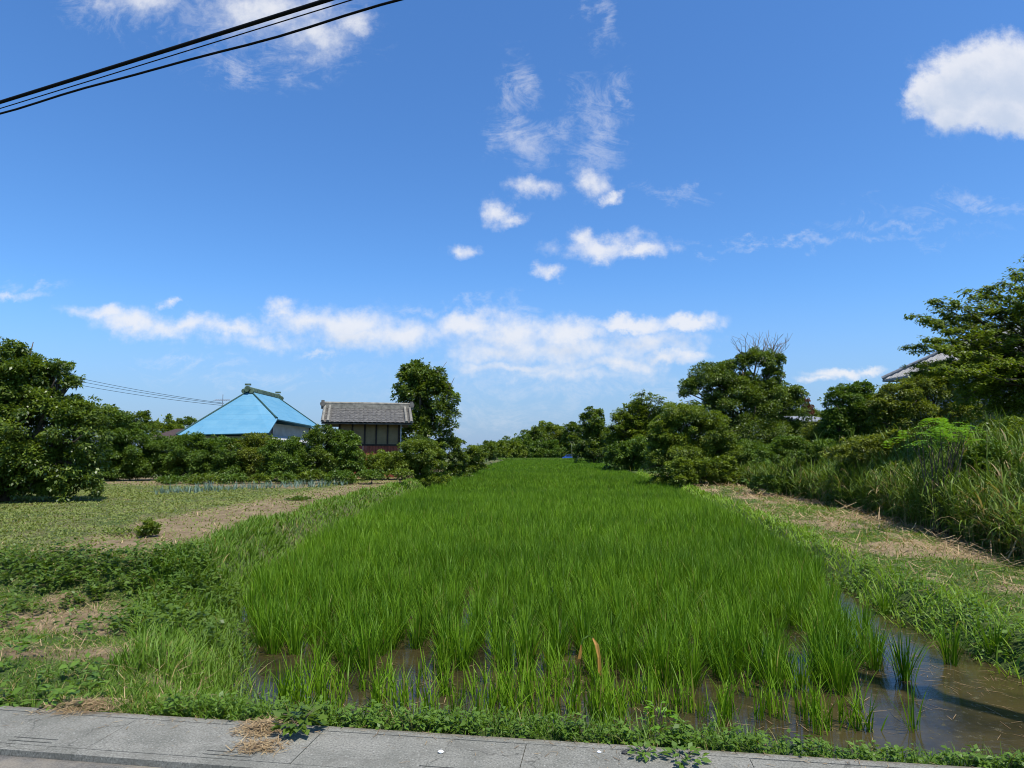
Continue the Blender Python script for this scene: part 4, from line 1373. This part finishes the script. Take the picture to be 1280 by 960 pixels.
M['red_tin'] = plain('red_boards', (0.22, 0.062, 0.035), .75, .25, var=.3, scale=3)
M['tile'] = plain('grey_roof_tile', (0.105, 0.098, 0.086), .6, .35, var=.4, scale=5)
M['house_tile'] = plain('house_roof_tile', (0.22, 0.22, 0.22), .5, .4, var=.25, scale=5)
M['tile_pale'] = plain('weathered_tile', (0.20, 0.185, 0.15), .7, .3, var=.3, scale=4)
M['brown_roof'] = plain('brown_roof', (0.055, 0.035, 0.028), .7, .3, var=.2)
M['white_paint'] = plain('white_paint', (0.72, 0.72, 0.70), .5, .4, var=.05)
M['metal'] = plain('antenna_metal', (0.35, 0.35, 0.36), .4, .5, metal=.6)
M['glass'] = plain('window_glass', (0.02, 0.025, 0.03), .08, .6, var=.05)

# --- blue-roofed house
xr, hw_ = -21.2, 3.38
root = empty('blue_roofed_house', (xr, 52, .15), 'old house with steep sky-blue metal roof and green ridge behind the hedge', 'house')
ZR, ZF, ZE = 6.75, 3.02, 4.15
Rn, Rf = Vector((xr, 51.5, ZR)), Vector((xr, 57.4, ZR))
B, C = Vector((xr - hw_, 47.0, ZF)), Vector((xr + hw_, 47.0, ZF + .16))
K = Vector((xr + hw_, 48.6, ZE + .12))
Fp = Vector((xr + hw_, 59.5, ZE - .05))
Bl, Fl = Vector((xr - hw_, 47.0, ZF)), Vector((xr - hw_, 62, ZF))
Fm = Vector((xr + hw_, 62, ZF))


def curved_face(a0, a1, b0, b1, sag, nu=8, nv=14):
    """roof face between the upper edge a0-a1 and the lower edge b0-b1 with a slight concave sweep, 9 cm thick"""
    top = []
    n_ = (a1 - a0 if (a1 - a0).length > 1e-6 else b1 - b0).cross(b0 - a0)
    n_.normalize()
    if n_.z < 0:
        n_ = -n_
    for i in range(nu + 1):
        for j in range(nv + 1):
            u_, v_ = i / nu, j / nv
            p = a0.lerp(a1, u_).lerp(b0.lerp(b1, u_), v_)
            top.append(p - n_ * sag * math.sin(math.pi * v_))
    w_ = nv + 1
    return top, n_, nu, nv


def roof_piece(mb, *a):
    top, n_, nu, nv = curved_face(*a)
    w_ = nv + 1
    bot = [p - n_ * .09 for p in top]
    N_ = len(top)
    fs = []
    for i in range(nu):
        for j in range(nv):
            q = [i * w_ + j, i * w_ + j + 1, (i + 1) * w_ + j + 1, (i + 1) * w_ + j]
            fs += [q, [x + N_ for x in q[::-1]]]
    rim = [i * w_ for i in range(nu + 1)] + [nu * w_ + j for j in range(1, nv + 1)] + [i * w_ + nv for i in range(nu - 1, -1, -1)] + [j for j in range(nv - 1, 0, -1)]
    for a_, b_ in zip(rim, rim[1:] + rim[:1]):
        fs.append([a_, b_, b_ + N_, a_ + N_])
    mb.poly(top + bot, fs)


mb = MB()
eps = Vector((0, .004, 0))
roof_piece(mb, Rn - eps, Rn - eps + Vector((.01, 0, 0)), B, C, 0)
mb.slab([Rn - eps, C - eps, K - eps], .09)
roof_piece(mb, Rn, Rf, K, Fp, 0)
roof_piece(mb, Rf, Rn, Fl, Bl, 0)
roof_piece(mb, Rf + eps, Rf + eps - Vector((.01, 0, 0)), Fm, Fl, 0)
roof = mb.build('roof', M['blue_roof'], root, smooth=False)
mb = MB()
for a_, b_ in ((Rn, K + (K - Rn).normalized() * -.1), (Rn, B), (Rf, Fp), (Rf, Fl)):
    pts = [a_.lerp(b_, i / 10) + Vector((0, 0, .02)) for i in range(11)]
    mb.tube(pts, [.07] * 10 + [.10], 8)
mb.build('hip_ridge', M['roof_edge'], roof)
mb = MB()
mb.box(xr - .2, xr + .2, 51.3, 57.6, ZR - .1, ZR + .16)
mb.tube([(xr, 51.2, ZR + .18), (xr, 57.7, ZR + .18)], .10, 10)
mb.build('main_ridge', M['ridge_green'], roof)
for yq in (51.1, 57.75):
    mb = MB()
    mb.tube([(xr, yq - .14, ZR + .08), (xr, yq + .14, ZR + .08)], .23, 14)
    mb.tube([(xr - .30, yq - .06, ZR - .10), (xr - .30, yq + .10, ZR - .10)], .20, 10)
    mb.tube([(xr + .30, yq - .06, ZR - .10), (xr + .30, yq + .10, ZR - .10)], .20, 10)
    mb.tube([(xr, yq - .2, ZR + .02), (xr, yq - .15, ZR + .02)], .2, 12)
    mb.box(xr - .22, xr + .22, yq - .1, yq + .1, ZR + .36, ZR + .5)
    mb.build('ridge_ornament', M['ridge_green'], roof, smooth=False)
mb = MB()
mb.box(xr - 2.75, xr + 2.55, 47.9, 61.2, .1, 2.95)
mb.box(xr - 2.6, xr + 2.55, 49.6, 59.6, 2.95, 4.02)
mb.build('wall', M['plaster'], root)
mb = MB()
mb.slab([(xr + 2.55, 48.2, 3.05), (xr + 3.6, 48.2, 2.6), (xr + 3.6, 58.5, 2.6), (xr + 2.55, 58.5, 3.05)], .05)
mb.build('lean_to_roof', M['pale_tin'], root)
mb = MB()
for k in (0, 4):
    mb.box(xr + 2.553, xr + 2.61, 49.7 + k * 2.3, 49.85 + k * 2.3, .15, 4.0)
mb.build('timber_post', M['dark_wood'], root)
mb = MB()
mb.box(xr - 2.4, xr + 2.2, 47.84, 47.897, .9, 2.4)
mb.build('window', M['glass'], root)

# --- antenna on the house behind
pa = at_depth(278, 508, 60)
root = empty('television_antenna', (pa.x, 60, 3.6), 'thin television antenna mast rising behind the left slope of the blue roof', 'antenna')
mb = MB()
mb.tube([(pa.x, 60, .1), (pa.x, 60, at_depth(278, 493, 60).z)], .03, 6)
mb.build('mast', M['metal'], root)
mb = MB()
zt = at_depth(278, 500, 60).z
mb.tube([(pa.x - .8, 60, zt), (pa.x + .6, 60.2, zt)], .025, 5)
for k in range(7):
    x_ = pa.x - .75 + k * .2
    mb.tube([(x_, 59.6, zt - .12), (x_, 60.5, zt + .12)], .018, 4)
mb.build('element', M['metal'], root)

# --- brown roof
p = at_depth(217, 541, 66)
root = empty('brown_roofed_house', (p.x, 70, .1), 'low house of which only a dark brown roof shows left of the blue one', 'house')
mb = MB()
zr, ze, x0, x1 = at_depth(217, 535.5, 66).z, at_depth(217, 549, 66).z, at_depth(196, 540, 66).x, at_depth(250, 540, 66).x
mb.slab([(x0, 64, ze), (x1, 64, ze), (x1 - 1.0, 67, zr), (x0 + 1.4, 67, zr)], .12)
mb.slab([(x0, 70, ze), (x1, 70, ze), (x1 - 1.0, 67.01, zr), (x0 + 1.4, 67.01, zr)], .12)
mb.slab([(x0, 64, ze), (x0 + 1.4, 67, zr), (x0, 70, ze)], .12)
mb.build('roof', M['brown_roof'], root)
mb = MB()
mb.box(x0 + .5, x1 - .5, 64.7, 69.3, .05, ze - .05)
mb.build('wall', M['plaster'], root)

# --- tiled shed
YS = 40.0
xl, xrr = at_depth(399, 530, YS - .8).x, at_depth(512.5, 528, YS - .8).x
zE, zRg = at_depth(455, 528.5, YS - .8).z, at_depth(460, 508, YS + 1.4).z
xm = (xl + xrr) / 2
root = root_shed = empty('tiled_shed', (xm, YS, .12), 'small storehouse with grey tiled roof, pale wall panels and red lower boards', 'shed')


def tile_slope(y0, z0, y1, z1, xa, xb, pitch=.27, steps=9):
    """rows of pantiles: rolls across the slope, each course lapping over the next; closed underneath"""
    nc = int((xb - xa) / pitch)
    nxp = nc * 8 + 1
    xs_ = np.linspace(xa, xb, nxp)
    prof = .035 * np.abs(np.sin(np.pi * (xs_ - xa) / ((xb - xa) / nc))) ** .6
    V, F = [], []
    rows_ = []
    for s_ in range(steps):
        for e_ in (0, 1):
            f_ = (s_ + e_) / steps
            lift = .03 if e_ == 0 else 0.0
            rows_.append((y0 + (y1 - y0) * f_, z0 + (z1 - z0) * f_ + lift))
    for (y_, z_) in rows_:
        V += [(x_, y_, z_ + q_) for x_, q_ in zip(xs_, prof)]
    for r_ in range(len(rows_) - 1):
        for c_ in range(nxp - 1):
            F.append([r_ * nxp + c_, r_ * nxp + c_ + 1, (r_ + 1) * nxp + c_ + 1, (r_ + 1) * nxp + c_])
    return V, F


V, F = tile_slope(YS - .8, zE, YS + 1.4, zRg - .12, xl, xrr)
b0_ = len(V)
V2, F2 = tile_slope(YS + 3.6, zE, YS + 1.4, zRg - .12, xl, xrr)
V += V2
F += [[i + b0_ for i in f[::-1]] for f in F2]
mb = MB()
mb.poly(V, F)
mb.slab([(xl + .05, YS - .74, zE - .03), (xrr - .05, YS - .74, zE - .03), (xrr - .05, YS + 1.4, zRg - .17), (xl + .05, YS + 1.4, zRg - .17)], .07)
mb.slab([(xl + .05, YS + 3.54, zE - .03), (xrr - .05, YS + 3.54, zE - .03), (xrr - .05, YS + 1.404, zRg - .17), (xl + .05, YS + 1.404, zRg - .17)], .07)
roof = mb.build('roof', M['tile'], root)
mb = MB()
mb.box(xl + .1, xrr - .1, YS + 1.22, YS + 1.58, zRg - .16, zRg + .02)
mb.box(xl + .06, xrr - .06, YS + 1.26, YS + 1.54, zRg + .022, zRg + .12)
mb.tube([(xl, YS + 1.4, zRg + .17), (xrr, YS + 1.4, zRg + .17)], .1, 10)
mb.build('ridge', M['tile_pale'], roof)
for xx in (xl + .12, xl + .42, xrr - .42, xrr - .12):
    mb = MB()
    mb.tube([(xx, YS - .85, zE + .08), (xx, YS + 1.3, zRg - .02)], .085, 8)
    mb.build('verge_tile', M['tile_pale'], roof)
for xx in (xl - .02, xrr + .02):
    mb = MB()
    mb.box(xx - .09, xx + .09, YS + 1.15, YS + 1.65, zRg - .2, zRg + .34)
    mb.tube([(xx, YS + 1.1, zRg + .1), (xx, YS + 1.7, zRg + .1)], .17, 10)
    mb.build('ridge_end', M['tile'], roof)
wx0, wx1 = at_depth(424, 545, YS).x, at_depth(499.5, 545, YS).x
zb = at_depth(480, 556, YS).z
mb = MB()
mb.box(wx0, wx1, YS, YS + 2.8, zb, zE - .02)
mb.poly([(wx0, YS, zE - .02), (wx0, YS + 2.8, zE - .02), (wx0, YS + 1.4, zRg - .28)], [[0, 1, 2]])
mb.poly([(wx1, YS, zE - .02), (wx1, YS + 2.8, zE - .02), (wx1, YS + 1.4, zRg - .28)], [[0, 2, 1]])
mb.build('wall', M['panel'], root)
mb = MB()
n_ = int((wx1 - wx0) / .18)
for k in range(n_):
    a_ = wx0 + (wx1 - wx0) * k / n_
    mb.box(a_ + .006, a_ + (wx1 - wx0) / n_ - .006, YS - .03 - .012 * (k % 2), YS + 2.78, .05, zb - .004)
mb.build('lower_boards', M['red_tin'], root)
for px in (425.5, 441, 456, 470, 484, 498):
    x_ = at_depth(px, 545, YS).x
    mb = MB()
    mb.box(x_ - .05, x_ + .05, YS - .06, YS - .003, zb - .002, zE - .02)
    mb.build('post', M['dark_wood'], root)
mb = MB()
mb.box(wx0, wx1, YS - .075, YS - .062, zb - .06, zb + .04)
mb.build('rail', M['dark_wood'], root)
mb = MB()
x_ = at_depth(500.3, 545, YS).x
mb.tube([(x_, YS - .1, zE - .05), (x_, YS - .1, .2)], .035, 8)
mb.build('downpipe', M['pale_tin'], root)
p = at_ground(454, 592, .12)
root_shed.rotation_euler = (0, 0, R(13))
root = empty('red_board', p, 'upright faded red board leaning beside the yellow-green bush below the shed', 'board')
mb = MB()
a_, b_ = at_depth(450.5, 563, p.y), at_depth(458.5, 591, p.y)
for k in range(2):
    mb.box(a_.x + k * (b_.x - a_.x) / 2 + .01, a_.x + (k + 1) * (b_.x - a_.x) / 2 - .01, p.y, p.y + .05, .08, a_.z)
mb.build('plank', M['red_tin'], root)
mb = MB()
mb.box(a_.x, b_.x, p.y + .055, p.y + .1, a_.z - .5, a_.z - .4)
mb.build('batten', M['dark_wood'], root)

# --- house with tiled roof on the right
P0 = at_depth(1103, 475, 46)
P1 = at_depth(1147, 467, 42.5)
zE2 = P0.z
e1 = Vector((P1.x - P0.x, P1.y - P0.y, 0)).normalized()
e2 = Vector((-e1.y, e1.x, 0))
root = empty('tiled_house', (P0.x + 5, P0.y + 2, .2), 'two-storey house with grey hipped tile roof half hidden behind trees', 'house')
o3 = Vector((P0.x, P0.y, 0))


def hl(a, b, z):
    return o3 + e1 * a + e2 * b + Vector((0, 0, z))


Lh, Dh, Hh = 11.0, 8.0, 2.5
r0, r1 = hl(4.0, 4.0, zE2 + Hh), hl(Lh - 4.0, 4.0, zE2 + Hh)
mb = MB()
q = [hl(0, 0, zE2), hl(Lh, 0, zE2), hl(Lh, Dh, zE2), hl(0, Dh, zE2)]
for poly in ([q[0], q[1], r1, r0], [q[1], q[2], r1], [q[2], q[3], r0, r1], [q[3], q[0], r0]):
    n_ = Vector((0, 0, -.14))
    top = [Vector(v) for v in poly]
    bot = [v + n_ for v in top]
    k_ = len(top)
    mb.poly(top + bot, [list(range(k_)), [k_ + i for i in range(k_)][::-1]] + [[0, 1, k_ + 1, k_]])
for c_ in range(int(Lh / .3)):
    x_ = c_ * .3 + .15
    d_ = min(x_, Lh - x_, 4.0)
    mb.tube([hl(x_, -.02, zE2 + .02), hl(x_, d_, zE2 + Hh * d_ / 4.0 + .02)], .045, 5, cap=True)
    if x_ < Dh:
        d_ = min(x_, Dh - x_, 4.0)
        mb.tube([hl(-.02, x_, zE2 + .02), hl(d_, x_, zE2 + Hh * d_ / 4.0 + .02)], .045, 5, cap=True)
roof = mb.build('roof', M['house_tile'], root)
mb = MB()
for a_, b_ in ((q[0], r0), (q[1], r1), (q[2], r1), (q[3], r0), (r0, r1)):
    mb.tube([a_ + Vector((0, 0, .1)), a_.lerp(b_, .5) + Vector((0, 0, .1)), b_ + Vector((0, 0, .1))], [.17, .13, .14], 8)
mb.build('hip_ridge', M['house_tile'], roof)
mt = Matrix.Translation(o3) @ Matrix(((e1.x, e2.x, 0, 0), (e1.y, e2.y, 0, 0), (0, 0, 1, 0), (0, 0, 0, 1)))
mb = MB()
mb.box(.8, Lh - .8, .8, Dh - .8, .1, zE2 - .1, mt)
mb.build('wall', M['plaster'], root)
for a_ in (1.6, 4.6, 7.6):
    mb = MB()
    mb.box(a_, a_ + 1.7, .72, .797, zE2 - 2.0, zE2 - .7, mt)
    f_ = mb.build('window', M['glass'], root)
    mb = MB()
    for s_ in ((a_ - .06, a_ + 1.76, zE2 - 2.06, zE2 - 2.0), (a_ - .06, a_ + 1.76, zE2 - .7, zE2 - .64), (a_ + .82, a_ + .88, zE2 - 2.0, zE2 - .7)):
        mb.box(s_[0], s_[1], .69, .796, s_[2], s_[3], mt)
    mb.build('frame', M['metal'], f_)
mb = MB()
mb.slab([hl(3.2, -1.6, zE2 - 2.5), hl(Lh, -1.6, zE2 - 2.5), hl(Lh, .79, zE2 - 1.95 - .3), hl(3.2, .79, zE2 - 2.25)], .12)
mb.build('porch_roof', M['house_tile'], root)

# --- flat-roofed shed between the trees on the right
Yf = 50
x0, x1 = at_depth(1003, 521, Yf).x, at_depth(1046, 521, Yf).x
z0_, z1_ = at_depth(1020, 525.5, Yf).z, at_depth(1020, 518.5, Yf + 2.5).z
root = empty('flat_roofed_shed', ((x0 + x1) / 2, Yf + 2, .1), 'small shed with a flat grey roof behind the leggy shrub', 'shed')
mb = MB()
mb.slab([(x0, Yf, z0_), (x1, Yf, z0_), (x1, Yf + 4, z0_ + .55), (x0, Yf + 4, z0_ + .55)], .1)
for k in range(9):
    x_ = x0 + (x1 - x0) * (k + .5) / 9
    mb.tube([(x_, Yf - .02, z0_ + .01), (x_, Yf + 4, z0_ + .56)], .03, 5)
mb.build('roof', M['pale_tin'], root)
mb = MB()
mb.box(x0 + .2, x1 - .2, Yf + .3, Yf + 3.7, .05, z0_ - .12)
mb.build('wall', M['dark_wood'], root)

# ================================================================== poles and wires
pole_xy = Vector((5.1, 3.35))
zw = 6.05


def utility_pole(x, y, label, h=8.4):
    z0 = float(tz(x, y))
    root = empty('utility_pole', (x, y, z0), label, 'utility pole')
    mb = MB()
    mb.tube([(x, y, z0 - .2), (x, y, z0 + h * .5), (x, y, z0 + h)], [.13, .105, .08], 16)
    mb.build('shaft', M['concrete_pole'], root, smooth=True)
    mb = MB()
    mb.box(x - .14, x + .14, y - .14, y + .14, 5.8, 5.88)
    mb.box(x - .13, x + .13, y - .13, y + .13, 6.35, 6.42)
    mb.build('band', M['metal'], root)
    return root


utility_pole(pole_xy.x, pole_xy.y, 'grey concrete utility pole at the pavement edge carrying the black cables')
pole2 = Vector((pole_xy.x - 33.7, pole_xy.y + 12.45))
utility_pole(pole2.x, pole2.y, 'grey concrete utility pole at the other end of the black cables')


def cable(r, dzA, dzB, sag, label, name='cable', wob=0.0, seed=0, off=0.0):
    """runs from pole to pole; dzA, dzB: heights above zw at two of the points seen from the road"""
    rng = np.random.default_rng(seed)
    pts = []
    n = 90
    for i in range(n + 1):
        f = i / n
        x = pole_xy.x + (pole2.x - pole_xy.x) * f
        y = pole_xy.y + (pole2.y - pole_xy.y) * f + off
        lin = dzA + (dzB - dzA) * (f - .2) / .14
        lin = max(min(lin, dzA + .35), dzB - .35)
        z = zw + lin - sag * 4 * f * (1 - f) + wob * (math.sin(f * 61 + seed) + .6 * math.sin(f * 107))
        pts.append((x, y, z))
    mb = MB()
    mb.tube(pts, r, 8)
    return tag(mb.build(name, M['cable'], smooth=True), label, 'cable')


cable(.021, .10, .025, .08, 'thickest black overhead cable, uppermost of the three')
cable(.006, .02, -.06, .08, 'thinnest overhead wire close under the thickest cable')
cable(.012, -.135, -.115, .08, 'wavy black cable hanging lowest of the three', wob=.012, seed=3)
for k, (ya, yb, lab) in enumerate([(472, 504, 'topmost of the thin far wires between left tree and antenna'), (477, 505, 'middle thin far wire between left tree and antenna'), (483, 507, 'lowest thin far wire between left tree and antenna')]):
    a_, b_ = at_depth(20, ya - 18, 61), at_depth(280, yb, 60.5)
    pts = [a_.lerp(b_, i / 24) - Vector((0, 0, .9 * 4 * (i / 24) * (1 - i / 24) * .35)) for i in range(25)]
    mb = MB()
    mb.tube(pts, .018, 5)
    tag(mb.build('power_line', M['cable']), lab, 'wire', 'far thin wires')

# ================================================================== far end: parked car, sign, posts
def far_car(px, Y, colr, label, L=3.6, W=1.55, H=1.5):
    p = at_depth(px, 565, Y)
    z0 = float(tz(p.x, p.y))
    root = empty('parked_car', (p.x, p.y, z0), label, 'car')
    x, y = p.x, p.y
    prof = [(-L / 2, .3), (-L / 2, .78), (-L / 2 + .75, .9), (-L / 2 + 1.25, H), (L / 2 - .35, H), (L / 2 - .02, .95), (L / 2, .3)]
    mb = MB()
    n = len(prof)
    mb.poly([(x + a, y - W / 2, z0 + b) for a, b in prof] + [(x + a, y + W / 2, z0 + b) for a, b in prof],
            [list(range(n))[::-1], [n + i for i in range(n)]] + [[i, (i + 1) % n, n + (i + 1) % n, n + i] for i in range(n)])
    mb.build('body', plain('car_paint', colr, .3, .6, var=.03), root)
    mb = MB()
    for a, b in ((-.35, .45), (.55, 1.3)):
        mb.box(x + a, x + b, y - W / 2 - .012, y - W / 2 - .002, z0 + .95, z0 + H - .12)
    mb.build('window', M['glass'], root)
    for a in (-L / 2 + .65, L / 2 - .65):
        mb = MB()
        mb.tube([(x + a, y - W / 2 - .02, z0 + .3), (x + a, y - W / 2 + .2, z0 + .3)], .3, 14)
        wv_ = mb.build('wheel', M['cable'], root)
        mb = MB()
        mb.tube([(x + a, y - W / 2 - .035, z0 + .3), (x + a, y - W / 2 - .022, z0 + .3)], .17, 12)
        mb.build('rim', M['metal'], wv_)


far_car(709, 194, (0.03, 0.10, 0.42), 'tiny blue car parked at the far end of the paddy under the wooded rise', 3.0)
p = at_depth(722.5, 570, 192)
root = empty('sign', (p.x, 192, .0), 'white board on a post at the far end beside the blue car', 'sign')
mb = MB()
mb.tube([(p.x, 192, -.1), (p.x, 192, at_depth(722, 557, 192).z)], .08, 6)
mb.build('post', M['white_paint'], root)
mb = MB()
a_, b_ = at_depth(720.5, 559.5, 192), at_depth(731, 556.5, 192)
mb.box(a_.x, b_.x, 191.85, 191.92, a_.z, b_.z)
mb.build('board', M['white_paint'], root)
for k, (px, lab) in enumerate([(714, 'curved pale stalk at the far end, nearer the blue car'), (717.5, 'curved pale stalk at the far end, nearer the white board')]):
    root = empty('bent_pole', (at_depth(px, 570, 190).x, 190, 0), lab, 'pole')
    mb = MB()
    mb.tube([at_depth(px + 1, 572, 190), at_depth(px + .8, 562, 190), at_depth(px + .3, 555, 190), at_depth(px - 1.5, 552, 190), at_depth(px - 3, 552.6, 190)], .06, 6)
    mb.build('shaft', plain('pale_green_pole', (.30, .33, .16), .6), root)
